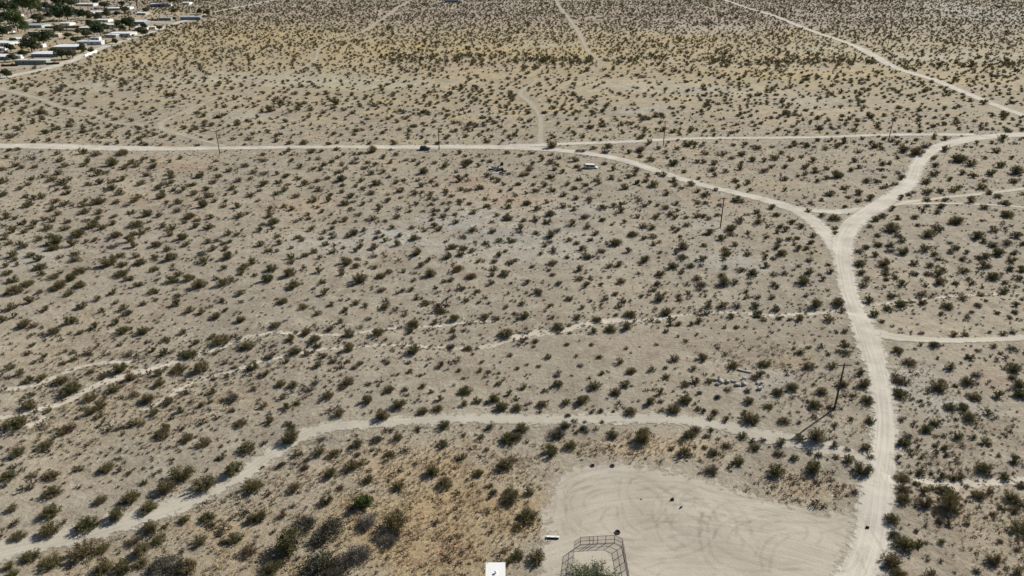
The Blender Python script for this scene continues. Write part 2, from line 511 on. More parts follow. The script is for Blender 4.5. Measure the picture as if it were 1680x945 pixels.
class MB:
    """Collects boxes, prisms and tubes into one mesh."""
    def __init__(s):
        s.v, s.f = [], []

    def add(s, v, f):
        b = len(s.v)
        s.v += [tuple(q) for q in v]
        s.f += [tuple(i + b for i in q) for q in f]
        return s

    def box(s, x0, x1, y0, y1, z0, z1, mtx=None, bev=0.0):
        vs = [Vector(q) for q in ((x0, y0, z0), (x1, y0, z0), (x1, y1, z0), (x0, y1, z0), (x0, y0, z1), (x1, y0, z1), (x1, y1, z1), (x0, y1, z1))]
        if bev:
            for q in vs[4:]:
                q.x += bev if q.x == x0 else -bev
                q.y += bev if q.y == y0 else -bev
        if mtx:
            vs = [mtx @ q for q in vs]
        return s.add(vs, [(3, 2, 1, 0), (4, 5, 6, 7), (0, 1, 5, 4), (1, 2, 6, 5), (2, 3, 7, 6), (3, 0, 4, 7)])

    def tube(s, a, b, r0, r1=None, n=6):
        a, b = Vector(a), Vector(b)
        r1 = r0 if r1 is None else r1
        d = (b - a).normalized()
        u = d.orthogonal().normalized()
        w = d.cross(u)
        vs = []
        for p, r in ((a, r0), (b, r1)):
            for i in range(n):
                t = 2 * math.pi * i / n
                vs.append(p + u * math.cos(t) * r + w * math.sin(t) * r)
        fs = [(i, (i + 1) % n, n + (i + 1) % n, n + i) for i in range(n)] + [tuple(range(n - 1, -1, -1)), tuple(range(n, 2 * n))]
        return s.add(vs, fs)

    def extrude(s, prof, y0, y1, mtx=None):
        n = len(prof)
        vs = [Vector((x, y0, z)) for x, z in prof] + [Vector((x, y1, z)) for x, z in prof]
        if mtx:
            vs = [mtx @ q for q in vs]
        fs = [(i, (i + 1) % n, n + (i + 1) % n, n + i) for i in range(n)] + [tuple(range(n - 1, -1, -1)), tuple(range(n, 2 * n))]
        return s.add(vs, fs)

    def torus(s, c, R0, r, mtx=None, n=14, k=7):
        vs, fs = [], []
        for i in range(n):
            a = 2 * math.pi * i / n
            for j in range(k):
                b = 2 * math.pi * j / k
                q = Vector(((R0 + r * math.cos(b)) * math.cos(a), (R0 + r * math.cos(b)) * math.sin(a), r * 1.3 * math.sin(b)))
                vs.append((mtx @ q if mtx else q) + Vector(c))
                fs.append((i * k + j, ((i + 1) % n) * k + j, ((i + 1) % n) * k + (j + 1) % k, i * k + (j + 1) % k))
        return s.add(vs, fs)

    def mesh(s, name, m, smooth=False):
        return mesh_from(name, s.v, s.f, m, smooth)

    def build(s, name, m, parent=None, loc=(0, 0, 0), rot=(0, 0, 0), smooth=False):
        return obj(name, s.mesh(name, m, smooth), parent, loc, rot)


def fattr(me, name, vals, typ='FLOAT'):
    a = me.attributes.new(name, typ, 'POINT')
    key = {'FLOAT': 'value', 'INT': 'value', 'FLOAT_VECTOR': 'vector', 'FLOAT_COLOR': 'color'}[typ]
    a.data.foreach_set(key, np.ascontiguousarray(vals, dtype=np.int32 if typ == 'INT' else np.float32).ravel())

# ------------------------------------------------------------------ the ground
# patches of soil with a colour of their own: (px, py, half width px, half height px, multiplier rgb)
GREY, MAUVE, GOLD, PINK, ORANGE, PALE = (1.08, 1.15, 1.26), (0.98, 0.96, 1.04), (1.06, 1.03, 0.90), (1.06, 0.99, 0.95), (1.12, 0.99, 0.80), (1.14, 1.14, 1.12)
PATCH = [
    (500, 70, 800, 55, (1.10, 1.06, 0.92)), (1250, 90, 700, 50, (1.10, 1.06, 0.92)), (840, 14, 900, 18, (1.05, 1.03, 1.06)),
    (560, 402, 90, 14, GREY), (860, 400, 150, 30, GREY), (760, 360, 60, 16, GREY), (940, 345, 60, 12, GREY), (1180, 430, 60, 14, GREY), (1160, 372, 36, 8, GREY), (620, 385, 60, 10, GREY),
    (480, 128, 90, 9, GREY), (610, 138, 120, 8, GREY), (720, 100, 90, 8, MAUVE), (830, 108, 90, 6, MAUVE), (1040, 140, 90, 10, GREY), (1180, 148, 80, 7, GREY),
    (1330, 165, 70, 9, GREY), (1380, 183, 50, 6, PALE), (1050, 180, 60, 8, GREY), (1590, 92, 90, 8, GREY), (1350, 82, 70, 5, GREY), (1500, 95, 50, 6, GREY),
    (1520, 650, 30, 40, GREY), (1545, 610, 30, 15, GREY), (1600, 670, 40, 12, GREY), (1245, 640, 30, 12, GREY), (1290, 620, 24, 12, GREY), (40, 425, 50, 16, GREY),
    (200, 395, 60, 12, MAUVE), (110, 260, 40, 8, PALE), (30, 385, 30, 10, PALE), (250, 300, 50, 10, PALE), (160, 140, 60, 8, GREY), (330, 130, 60, 8, GREY), (400, 190, 40, 8, GREY),
    (600, 20, 170, 12, MAUVE), (790, 30, 100, 14, MAUVE), (1090, 30, 160, 14, MAUVE), (1420, 40, 160, 12, MAUVE), (1620, 20, 80, 20, GREY), (1150, 45, 90, 8, GREY), (900, 72, 30, 4, GREY),
    (920, 84, 90, 5, GOLD), (1270, 122, 80, 8, GOLD), (1450, 118, 50, 6, GOLD), (1560, 105, 60, 6, GOLD), (1590, 130, 60, 6, GOLD), (1310, 50, 40, 5, GOLD),
    (220, 90, 100, 14, GOLD), (360, 50, 80, 16, GOLD), (470, 60, 70, 14, GOLD), (560, 85, 80, 10, GOLD), (680, 75, 60, 7, GOLD), (320, 20, 60, 8, GOLD), (60, 78, 30, 5, ORANGE),
    (780, 85, 60, 6, GOLD), (1120, 65, 60, 5, GOLD), (880, 175, 50, 6, GOLD), (670, 165, 40, 5, GOLD), (240, 330, 60, 10, PINK), (860, 330, 60, 12, PINK), (70, 350, 50, 10, PINK),
    (500, 340, 60, 12, PINK), (760, 300, 50, 10, PINK), (1200, 330, 60, 8, PINK), (1310, 590, 40, 14, ORANGE), (1280, 300, 40, 8, GOLD), (1330, 415, 20, 12, GOLD),
    (710, 850, 150, 70, (1.16, 1.02, 0.76)), (690, 810, 60, 25, GOLD), (740, 900, 18, 6, (1.12, 0.93, 0.74)), (640, 760, 90, 30, (1.1, 1.02, 0.9)), (1050, 735, 120, 14, (1.16, 1.06, 0.92)), (1330, 800, 60, 20, (1.14, 1.06, 0.94)),
    (300, 270, 60, 10, PINK), (1140, 560, 120, 16, (1.0, 0.98, 0.98)), (1000, 570, 140, 14, (0.92, 0.91, 0.92)), (740, 580, 90, 16, (0.95, 0.95, 0.97)), (230, 680, 140, 60, (1.09, 1.06, 0.98)),
    (150, 560, 140, 50, (1.07, 1.05, 0.99)), (1590, 850, 80, 60, (1.10, 1.05, 0.97)), (1580, 540, 90, 12, PALE), (1600, 620, 60, 20, PINK), (350, 860, 90, 30, (1.0, 0.94, 0.84)), (560, 880, 180, 70, (0.95, 0.90, 0.80)), (780, 800, 80, 60, (0.95, 0.89, 0.80)), (180, 915, 160, 30, (0.96, 0.91, 0.82)),
]
STRAW = [(640, 800, 190, 90, 1.0), (350, 850, 130, 60, .8), (1050, 735, 170, 22, .9), (850, 770, 60, 40, .9), (1320, 795, 90, 32, .9), (1600, 820, 110, 110, .75), (740, 880, 160, 80, 1.0), (200, 910, 160, 40, .6),
         (1250, 590, 90, 30, .5), (1350, 640, 80, 60, .5), (200, 640, 220, 90, .4), (520, 920, 160, 50, .9), (1560, 660, 60, 60, .5)]


def ell(px, py, rx, ry):
    cx, cy = at(px, py)
    x1, _ = at(px + rx, py)
    _, ya = at(px, py - ry)
    _, yb = at(px, py + ry)
    return float(cx), float(cy), float(abs(x1 - cx)), float(abs(ya - yb)) / 2


EP = [(*ell(*q[:4]), q[4]) for q in PATCH]
ES = [(*ell(*q[:4]), q[4]) for q in STRAW]


def tint_straw(x, y):
    t = np.ones((len(x), 3))
    wob = 0.30 * sines(x, y, 11, 22) + 0.22 * sines(x, y, 12, 9)
    for cx, cy, rx, ry, c in EP:
        d = ((x - cx) / rx) ** 2 + ((y - cy) / ry) ** 2
        m = d < 6
        if m.any():
            w = np.clip(1.25 - np.sqrt(d[m]) * 0.75 + wob[m] * 0.7, 0, 1)[:, None] * 0.9
            t[m] = t[m] * (1 - w) + t[m] * np.array(c) * w
    s = np.zeros(len(x))
    for cx, cy, rx, ry, a in ES:
        d = ((x - cx) / rx) ** 2 + ((y - cy) / ry) ** 2
        s = np.maximum(s, a * np.clip(1.4 - np.sqrt(d) + wob * 0.4, 0, 1))
    return np.clip(t, 0.7, 1.45), np.clip(s, 0, 1)


def axis(lo, a, b, hi, step, grow):
    mid = list(np.arange(a, b + 1e-6, step))
    o, s = [], step
    q = b
    while q < hi:
        s *= grow
        q += s
        o.append(q)
    u, s, q = [], step, a
    while q > lo:
        s *= grow
        q -= s
        u.append(q)
    return np.array(u[::-1] + mid + o)


gx = axis(-9000, -240, 240, 9000, 1.7, 1.045)
gy = axis(-3000, 60, 350, 16000, 1.6, 1.02)
GX, GY = np.meshgrid(gx, gy)
nx, ny = len(gx), len(gy)
fx, fy = GX.ravel(), GY.ravel()
GV = np.stack([fx, fy, height(fx, fy)], 1)
ii = (np.arange(ny - 1)[:, None] * nx + np.arange(nx - 1)[None]).ravel()
GF = np.stack([ii, ii + 1, ii + nx + 1, ii + nx], 1)
gme = bpy.data.meshes.new('ground')
gme.vertices.add(len(GV))
gme.vertices.foreach_set('co', GV.astype(np.float32).ravel())
gme.loops.add(GF.size)
gme.loops.foreach_set('vertex_index', GF.astype(np.int32).ravel())
gme.polygons.add(len(GF))
gme.polygons.foreach_set('loop_start', np.arange(0, GF.size, 4, dtype=np.int32))
gme.polygons.foreach_set('loop_total', np.full(len(GF), 4, dtype=np.int32))
gme.update()
gme.validate()
gme.polygons.foreach_set('use_smooth', [True] * len(gme.polygons))
tn, sw = tint_straw(fx, fy)
fattr(gme, 'tint', np.hstack([tn, np.ones((len(tn), 1))]), 'FLOAT_COLOR')
fattr(gme, 'straw', sw)
gme.materials.append(M['ground'])
tag(obj('ground', gme), kind='structure')

# ------------------------------------------------------------------ roads, tracks and washes: strips that follow the ground
lift_i = 0


def strip(name, cp, m, step=None, margin=0.9, lift=None, parent=None):
    global lift_i
    d0 = slant(*np.array(cp)[:, :2].T).mean()
    step = step or max(1.2, d0 / 130)
    c = curve_pts(cp, step)
    t = np.gradient(c[:, :2], axis=0)
    t /= np.linalg.norm(t, axis=1)[:, None] + 1e-9
    nrm = np.stack([-t[:, 1], t[:, 0]], 1)
    s = np.concatenate([[0], np.cumsum(np.hypot(*np.diff(c[:, :2], axis=0).T))])
    if lift is None:
        lift = (0.05 if name == 'dry_wash' else 0.012) + 0.0024 * lift_i
        lift_i += 1
    k = 9
    us = np.linspace(-1, 1, k)
    half = c[:, 2] / 2 + margin
    P = c[:, None, :2] + nrm[:, None] * (us[None, :, None] * half[:, None, None])
    X, Y = P[..., 0].ravel(), P[..., 1].ravel()
    Z = height(X, Y) + lift + np.clip((np.hypot(X, Y) - 350) / 4000, 0, 0.5)
    V = np.stack([X, Y, Z], 1)
    n = len(c)
    ii = (np.arange(n - 1)[:, None] * k + np.arange(k - 1)[None]).ravel()
    F = np.stack([ii, ii + k, ii + k + 1, ii + 1], 1)
    me = mesh_from(name, V, F, m)
    if me.polygons[0].normal.z < 0:
        me.flip_normals()
    ed = (half[:, None] - margin) - np.abs(us)[None] * half[:, None]
    ends = np.minimum(s, s[-1] - s)[:, None]
    fattr(me, 'edge', ed.ravel())
    al = np.stack([(us[None] * half[:, None]).ravel(), np.repeat(s, k), np.zeros(n * k)], 1)
    fattr(me, 'along', al, 'FLOAT_VECTOR')
    return obj(name, me, parent)


RM = {'dirt_road': 'road', 'twin_track': 'twin', 'sandy_track': 'sand', 'trail': 'track', 'driveway': 'track'}
for wpts in WASHES:
    tag(strip('dry_wash', [(a_, b_, c_ * 1.05) for a_, b_, c_ in wpts], M['wash'], margin=1.3), kind='structure')
for nm, rp in ROADS[::-1]:
    tag(strip(nm, [(a_, b_, c_ * (0.8 if nm == 'trail' else 1)) for a_, b_, c_ in rp], M[RM[nm]]), kind='structure')

# the open dirt lot with its wheel marks
lo, hi = LOT.min(0) - 3, LOT.max(0) + 3
lx, ly = np.arange(lo[0], hi[0], 0.8), np.arange(lo[1], hi[1], 0.8)
LX, LY = np.meshgrid(lx, ly)
X, Y = LX.ravel(), LY.ravel()
sd = poly_sd(X, Y, LOT)
V = np.stack([X, Y, height(X, Y) + 0.022], 1)
n0 = len(lx)
ii = (np.arange(len(ly) - 1)[:, None] * n0 + np.arange(n0 - 1)[None]).ravel()
F = np.stack([ii, ii + 1, ii + n0 + 1, ii + n0], 1)
F = F[(sd[F].max(1) > -1.6)]
use = np.unique(F)
mp_ = -np.ones(len(V), int)
mp_[use] = np.arange(len(use))
lme = mesh_from('dirt_lot', V[use], mp_[F], M['lot'])
fattr(lme, 'edge', sd[use])
fattr(lme, 'along', np.stack([Y[use] * 0.55 + 0.05 * (X[use] - 25) ** 2 * 0.12, X[use] * 1.0, 0 * X[use]], 1), 'FLOAT_VECTOR')
lot = tag(obj('dirt_lot', lme), kind='structure')

MARKS = [  # wheel marks scribed in the lot, 4x tile (840, 708) coordinates
    [(720, 300), (700, 380), (722, 480), (760, 600), (850, 665)], [(790, 310), (755, 390), (790, 470), (870, 550)], [(690, 500), (705, 580), (740, 640)],
    [(470, 420), (540, 385), (640, 372), (720, 380)], [(510, 440), (590, 405), (690, 395)], [(500, 545), (580, 503), (665, 490), (700, 495)], [(560, 590), (620, 550), (690, 545)],
    [(362, 470), (358, 550), (388, 620), (415, 655)], [(330, 600), (345, 650), (370, 680)], [(450, 560), (455, 600)],
    [(1262, 515), (1228, 600), (1236, 720), (1272, 830), (1340, 900), (1420, 935)], [(1330, 520), (1288, 600), (1292, 720), (1332, 830), (1440, 888), (1560, 908), (1680, 912), (1900, 900)],
    [(1310, 530), (1390, 470), (1500, 452), (1600, 455)], [(800, 342), (900, 325), (1010, 337)], [(820, 388), (920, 370), (1065, 385)], [(760, 330), (830, 300), (900, 290)],
    [(880, 545), (1000, 545), (1210, 562), (1400, 548)], [(1000, 590), (1200, 585), (1300, 600)], [(950, 945), (990, 905), (1060, 890)], [(870, 430), (1000, 455), (1200, 440)],
    [(1640, 900), (1630, 800), (1660, 740), (1720, 690), (1860, 668), (2080, 650), (2200, 610)], [(1690, 930), (1700, 830), (1740, 740), (1820, 690)], [(1420, 600), (1600, 590), (1900, 592), (2080, 590), (2240, 550)],
    [(1500, 480), (1700, 520), (1900, 530), (2100, 545)], [(1450, 640), (1640, 655), (1800, 640)], [(1240, 370), (1420, 415), (1560, 430), (1700, 450)],
    [(1100, 640), (1200, 655), (1250, 660)], [(2230, 500), (2290, 560), (2330, 625)], [(2350, 650), (2400, 730), (2430, 800)], [(2180, 700), (2240, 640), (2330, 610)], [(540, 320), (640, 305), (700, 330)],
    [(760, 830), (900, 838), (1080, 820), (1220, 830)], [(860, 900), (1000, 850)], [(1500, 700), (1700, 860), (1900, 870)], [(2100, 820), (2180, 760), (2260, 700)], [(2320, 940), (2290, 860), (2300, 760)],
]
for i, pl in enumerate(MARKS):
    strip('wheel_mark', [(840 + a / 3.988, 708 + b / 3.988, 0.12) for a, b in pl], M['tyremark'], step=0.8, margin=0.06, lift=0.110 + 0.001 * i, parent=lot)

# finer overlapping turning marks
rm_ = np.random.default_rng(77)
for i in range(34):
    cx_, cy_ = at(*[(1010, 820), (1060, 850), (1200, 850), (1300, 880), (1130, 890), (1350, 860)][i % 6])
    cx_, cy_ = cx_ + rm_.normal(0, 2.0), cy_ + rm_.normal(0, 1.6)
    R0_, a0_, sp_ = rm_.uniform(2.5, 9), rm_.uniform(0, 6.28), rm_.uniform(0.8, 2.4)
    for dr in (0, 1.45):
        pts_ = []
        for a_ in np.linspace(a0_, a0_ + sp_, 9):
            X_, Y_ = cx_ + (R0_ + dr) * 1.5 * math.cos(a_), cy_ + (R0_ + dr) * math.sin(a_)
            if poly_sd(np.array([X_]), np.array([Y_]), LOT)[0] > 1.2:
                u_, v_ = pix(X_, Y_)
                pts_.append((float(u_), float(v_), 0.10))
        if len(pts_) > 3:
            strip('wheel_mark', pts_, M['tyremark'], step=0.8, margin=0.05, lift=0.150 + 0.0006 * (2 * i + (dr > 0)), parent=lot)

# ------------------------------------------------------------------ shrubs: where the photograph shows them
# one 4x enlarged tile per entry: x y w of each shrub; suffix d dry brown, g grey, G bright green
TILES = {
(0, 708): '290 90 110;105 140 110;50 290 110;20 355 70;210 285 80;330 280 110;330 390 140;695 235 110;500 240 70;840 270 50d;940 335 60;655 450 90;850 435 140;970 500 130;1080 370 140;1180 280 190;1330 350 180;1520 255 160;1640 360 150;1610 100 140;1330 75 110;1220 50 90;1050 20 130;1440 170 80;1445 95 40;80 505 80;320 525 130;315 645 150;560 610 160;760 550 140;110 685 110;195 815 120;330 850 150;530 780 200;660 765 110;980 630 130;870 720 100d;920 780 130;1200 580 90;1350 560 120;1385 605 80;1300 720 120;1530 700 110;1450 720 60d;1650 570 100;1620 780 130d;670 890 140;800 890 150;1030 870 180g;1150 890 160g;920 860 90;1220 890 140;80 935 90;60 885 80;1030 710 110;1080 625 60;400 5 80',
(420, 708): '210 45 160;425 50 80;265 140 80;405 130 100;505 140 90;655 85 100;775 50 100g;920 40 90;1215 85 90;1470 30 60;1640 40 140;1345 170 80;865 150 100;1620 215 150;620 225 110;685 205 80;475 275 110;160 210 70g;310 230 80d;240 365 110;450 450 110;545 365 80d;730 315 90;920 355 110;955 315 50;1145 265 120;1225 340 130;1450 270 90;675 470 170G;20 560 110;170 540 80;1535 350 50;1645 440 150;1645 390 90;1550 390 70d;480 610 230g;300 590 190g;200 740 270;410 700 160g;400 860 280g;100 900 150;890 600 240;1610 790 60;1660 840 80;15 340 80;330 180 60g;660 150 60d;40 230 40;1040 210 50;1505 115 50;500 930 150g;560 860 150g',
(840, 708): '25 30 110;240 125 150;370 90 110;650 25 100;845 45 180;285 15 140g;1120 140 90;1150 25 110;1310 135 90g;1265 30 40;1395 90 80d;1580 100 90;1475 195 90;1290 250 130d;1500 25 70;1640 55 60;15 180 60;105 395 90;20 400 70;85 550 170;30 620 100;30 810 110;150 830 150;1255 100 60d;1035 115 50;480 0 60;420 5 50;1100 80 50d;1190 100 40',
(1260, 708): '40 260 130;285 245 130;605 255 140;60 140 90d;165 175 80;300 50 150;195 45 80;75 75 80;425 95 70;515 190 90;515 125 60;330 155 60;440 170 50;265 140 60;660 170 60;625 110 90;875 80 100;910 30 80;845 175 50;870 300 110;960 335 60;870 445 110;870 380 110d;1010 470 110;1010 385 90;1145 385 110;1190 430 110;1160 490 150;1090 530 50;795 575 110;815 670 100g;880 730 150;970 735 80;795 850 150;1060 920 80;1460 840 110;1365 415 100;1395 235 110;1605 195 80;1415 70 80;1235 30 90;1150 110 60;1580 430 110;1640 470 90;1640 640 150;1540 285 80;1130 285 70;1065 265 50;1070 365 70;990 260 60;560 400 60d;510 420 40;1655 345 90;1530 505 60;1600 510 70;1300 345 50;1175 605 50;1115 590 80d;1210 295 60;1260 290 60;1440 395 60;1625 920 80;1360 910 60d;1620 770 60d;850 930 110;1160 155 40;930 150 50;1000 170 40;1090 90 50d;1340 40 50;1500 160 40;1460 540 40;1300 610 40;970 650 40;1510 720 50;1130 720 50',
(0, 472): '85 15 120;255 25 70;355 5 90;445 35 90;735 30 80;1000 25 90;1570 40 90;185 85 90;70 130 90;295 135 60;525 120 90;640 70 70;755 95 70;940 105 70;1020 80 50;1150 105 90;1170 55 60;1235 150 90;1320 160 80;1410 190 100;1575 215 100;1480 145 60;1450 85 70;800 135 90;830 165 90g;345 280 110;150 240 100;215 245 80;455 220 100;620 255 80;665 150 70;760 230 80;800 285 120;930 290 110;520 290 70;10 210 80;1200 290 70;1085 340 90;1280 360 80;965 355 60;1440 340 150;1390 320 90;1560 325 90;1620 385 120;1230 430 140;1075 425 90;1000 415 70;845 435 70;780 375 60;570 425 80;175 420 70;205 370 60;60 520 80;220 485 50;285 445 60;415 490 70;780 530 130;400 605 120;265 580 90;175 600 80;460 655 160;590 550 80d;670 580 80d;850 595 100;1035 565 90;1160 535 130;1310 530 140;1650 520 100;740 665 120;585 720 110;650 770 110;590 810 100;185 765 130;95 885 180;440 915 130d;965 730 120;1040 635 100;870 705 80;1100 750 100;1005 825 90;1175 810 80;640 845 80;1390 680 80;1520 720 120g;1315 770 70;1380 745 60;1515 800 80d;1570 885 110;1400 590 60;1480 575 60;1405 430 60d;880 890 90;930 890 80;770 920 80;1070 930 110;425 410 50;470 420 50;480 465 70;130 555 70;1660 660 60;1540 515 60',
(420, 472): '235 5 90;375 10 50;445 40 90;170 95 100;400 170 80;305 130 90;120 250 100;485 115 70;580 150 70;650 100 90;715 120 60;550 220 70;735 205 70;840 130 90;815 15 90;960 20 60;1015 15 70;1180 5 50;1345 10 80;1445 25 80;1050 70 60;1105 105 90;1250 75 50;1370 85 80;1205 155 100;1295 195 100;1490 180 80;1570 190 80d;970 180 70;1020 235 120;1170 225 60;1285 280 60;1285 320 80;1630 295 140;790 295 110;600 300 110;1005 290 70;480 265 80;320 290 110;215 335 100;375 335 110;600 395 110;250 415 120;400 375 70;325 435 80;435 450 80;190 485 80;400 510 90;505 480 80;60 565 80;80 450 90g;1020 415 130;1270 375 80g;1380 385 100;640 520 80d;680 490 80d;600 480 50;1000 490 50;1210 505 80;1005 545 60;1480 485 50;1330 540 50;1465 540 60;1520 550 60;1420 430 40;1660 440 60;835 475 60;860 490 50;595 620 120;560 660 80;155 630 100;235 640 100;380 625 80;345 665 90;460 710 110;265 755 80;190 780 90;45 770 80;80 870 100;535 825 110;730 630 70;865 665 110;720 740 120;970 665 70;1090 640 70;1140 680 60;930 765 130;820 845 130;1085 805 110;1185 790 100;1200 725 80;1360 670 130;1550 730 110;1450 740 90;1360 760 80;1600 780 140;1590 630 60;1360 590 40;1225 900 120;1530 910 90;240 915 60;210 890 80;1055 920 70d;800 640 40;930 565 40;1655 690 80;1075 570 50;1590 560 40',
(840, 472): '160 25 100;60 100 80;245 115 70;365 70 80;605 70 70;510 85 50;670 40 60;725 85 70;845 50 60;925 10 60;955 70 100;1090 50 70;1150 35 60;1095 80 60;1220 10 80;1530 25 60;1610 60 60;1525 70 40;75 185 100;10 165 50;420 190 80;455 130 60;550 200 100;765 165 110;1005 155 100;295 250 130;370 235 60d;635 265 120;530 280 80;750 255 110;955 220 60;1030 240 80;1090 240 60;1005 285 60;1280 120 80;1370 120 80;1465 120 90;1590 120 80;1605 180 90;1270 165 70;1220 220 80;1170 240 60;1430 190 70;1645 210 60;1470 260 60;1390 265 40;1030 185 40;300 290 50;375 290 50d;1085 320 40;1210 310 40;515 370 60;355 370 60d;945 370 50;745 395 40;230 455 70;145 350 80d;140 385 40;570 450 60;700 480 80;440 505 60;170 515 60;30 530 50;420 445 40;1060 470 90;1240 465 100;1345 395 50;1395 440 50;1185 535 60;1005 525 50;910 535 70;1005 580 80;775 540 100;285 570 80;585 555 60;290 635 110;530 640 130;735 630 90;675 680 110;965 685 90;1125 635 90;1205 610 60;1285 615 70;1440 515 100;1640 500 100;1620 570 90;1585 600 60;1405 665 90;1540 675 80;1225 690 60;1340 720 70g;1545 745 100;1660 780 80;70 650 80;205 675 60;185 760 110;350 750 90;450 740 140;20 785 110;85 765 50;760 810 130;1050 800 130;1125 735 130;900 750 110;975 745 60;1215 795 70;1325 815 80d;1295 855 60;1550 860 160;1400 865 70;520 815 50;580 800 50;665 810 40;475 880 50;585 880 50;400 870 70G;340 905 110;460 920 80g;50 920 140;860 935 80;1190 930 120d;1300 930 60;1520 820 60;360 835 60g',
(1260, 472): '20 60 70;240 55 60;45 135 80;300 115 100;450 100 110;480 150 60;200 200 90;390 210 90;65 200 60;135 210 50d;650 85 90;805 50 80;690 180 90;780 140 90;860 105 100;1000 40 80;1265 70 80;1165 120 100;1005 95 80d;1545 10 80;1390 40 60;1620 110 70;1370 115 70d;1425 85 40;1665 70 40;1330 160 50d;1130 170 50;1500 170 40;1610 160 60d;1580 200 50;740 225 60d;500 290 60;445 295 40;1005 300 50;1215 305 70;1285 305 70;1535 300 60;1595 290 70;1450 290 40;495 375 90;450 420 70;500 430 90;390 440 50;205 425 80;260 395 50;165 400 40;840 415 100;1080 375 90g;1310 455 80;1475 385 60;1370 410 60;1590 395 90;1520 430 40;255 515 110;410 515 90;600 560 80;920 490 120d;1190 525 90;1600 535 110;1355 570 90;1300 615 110;1590 590 80d;1630 640 100;1505 705 90;1640 700 110;1110 650 150;1345 715 110;840 610 120d;855 700 130;480 640 100;615 640 110;640 740 110;545 710 50d;150 655 110;55 685 110;345 680 110;295 635 40;295 770 110;400 785 80;15 785 50;90 875 110;295 850 60;665 875 90;870 865 60;1180 785 110;1265 790 100;1435 825 70;1305 855 110;1090 890 80;1000 745 30;1220 640 40;1250 685 30;540 865 50;430 905 60;0 500 50;200 890 40;1030 925 100',
(0, 236): '540 60 90;620 70 90;800 60 100;375 70 70;210 100 80;390 115 70;575 120 70;545 145 50;730 130 100;860 120 80;425 145 70;810 155 70;890 140 70;1000 145 80;935 100 50;1110 190 80;960 200 70;1115 215 80;690 185 80;640 195 90;605 170 60;380 195 70;335 235 80;400 255 90;450 230 60;650 255 70;575 265 60;800 230 80;740 245 60;920 255 90;1060 260 80;1035 285 70;1120 250 60;1265 265 70;1230 270 60;1310 210 80;1425 210 70;1400 245 80;1500 170 80;1560 235 80;1600 135 80;1520 290 80;1655 185 70;1640 225 60;730 290 90;370 300 50;440 285 60;440 320 70;410 325 60;780 325 70;15 250 90;20 335 70;130 295 60;165 345 60;215 355 60;265 350 70;180 400 90;355 375 80;420 390 80;340 425 80;465 400 50;540 400 80;555 375 50;640 380 110;760 385 70;825 400 70;880 370 70;905 345 60;1050 340 100;1060 315 50;1135 300 60;1200 295 60;1170 315 60;1270 325 70;1345 295 70;1365 340 90;1295 360 60;1330 370 50;1405 375 60;1165 380 80;1090 380 50;1325 405 100;1160 435 80;1480 375 50;1465 410 60;1550 410 80;1630 335 90;1570 470 90;1620 455 50;555 445 90;645 450 80;855 450 70;955 460 100;1040 465 80;1380 480 70;1240 475 100;1290 500 70;1280 540 80;1370 545 90;1205 515 60;1065 540 70;1130 550 80;975 510 50;885 525 130;735 520 70;600 535 110;660 550 80;570 500 60;640 495 60;750 475 60;440 510 60;340 500 70;375 460 60;290 490 70;160 520 60;225 525 70;205 550 60;40 480 80;95 490 50;305 555 90;420 555 80;505 590 120;320 605 60;250 625 80;755 600 100;870 595 80;930 580 80;970 555 50;1110 590 80;1190 610 100;1215 655 80;1020 660 100;845 635 90;870 670 80;740 670 90;620 630 60;560 640 50;465 655 90;355 640 120;345 680 100;150 675 80;125 655 60;60 655 60;80 575 90;25 620 70;160 580 60;1495 590 80;1550 595 70;1360 640 60;1415 635 60;1460 655 60;1505 645 50;1395 690 80;1480 690 70;1320 720 90;1090 690 80;1115 745 120;1010 740 70;885 735 70;790 730 80;710 780 140;800 790 90;910 775 110;495 720 70;490 760 80;510 830 100;195 730 80;245 755 90;255 805 100;265 850 80;80 730 90;95 760 50;110 790 50;40 845 90;35 800 60;70 895 90;175 915 100;345 870 90;390 840 60;460 880 100;390 925 120;515 925 100;790 850 110;845 880 80;1005 820 90;1125 820 60;1165 860 80;1125 895 110;1235 885 100;1025 890 50;905 920 90;1300 930 130;1330 770 80;1340 790 60;1490 745 100;1465 820 70;1590 815 90;1580 850 70;1650 780 90;1450 920 110;1420 890 50;1670 860 60;45 95 50;100 150 60;140 160 60;230 155 60;15 175 60;300 185 50;290 110 40;270 60 40;120 45 50;60 50 60;185 265 60;205 230 50;1490 130 40;1410 110 50;1180 90 50;1415 165 50;1480 335 40;1540 320 50;1110 115 40;1000 110 60',
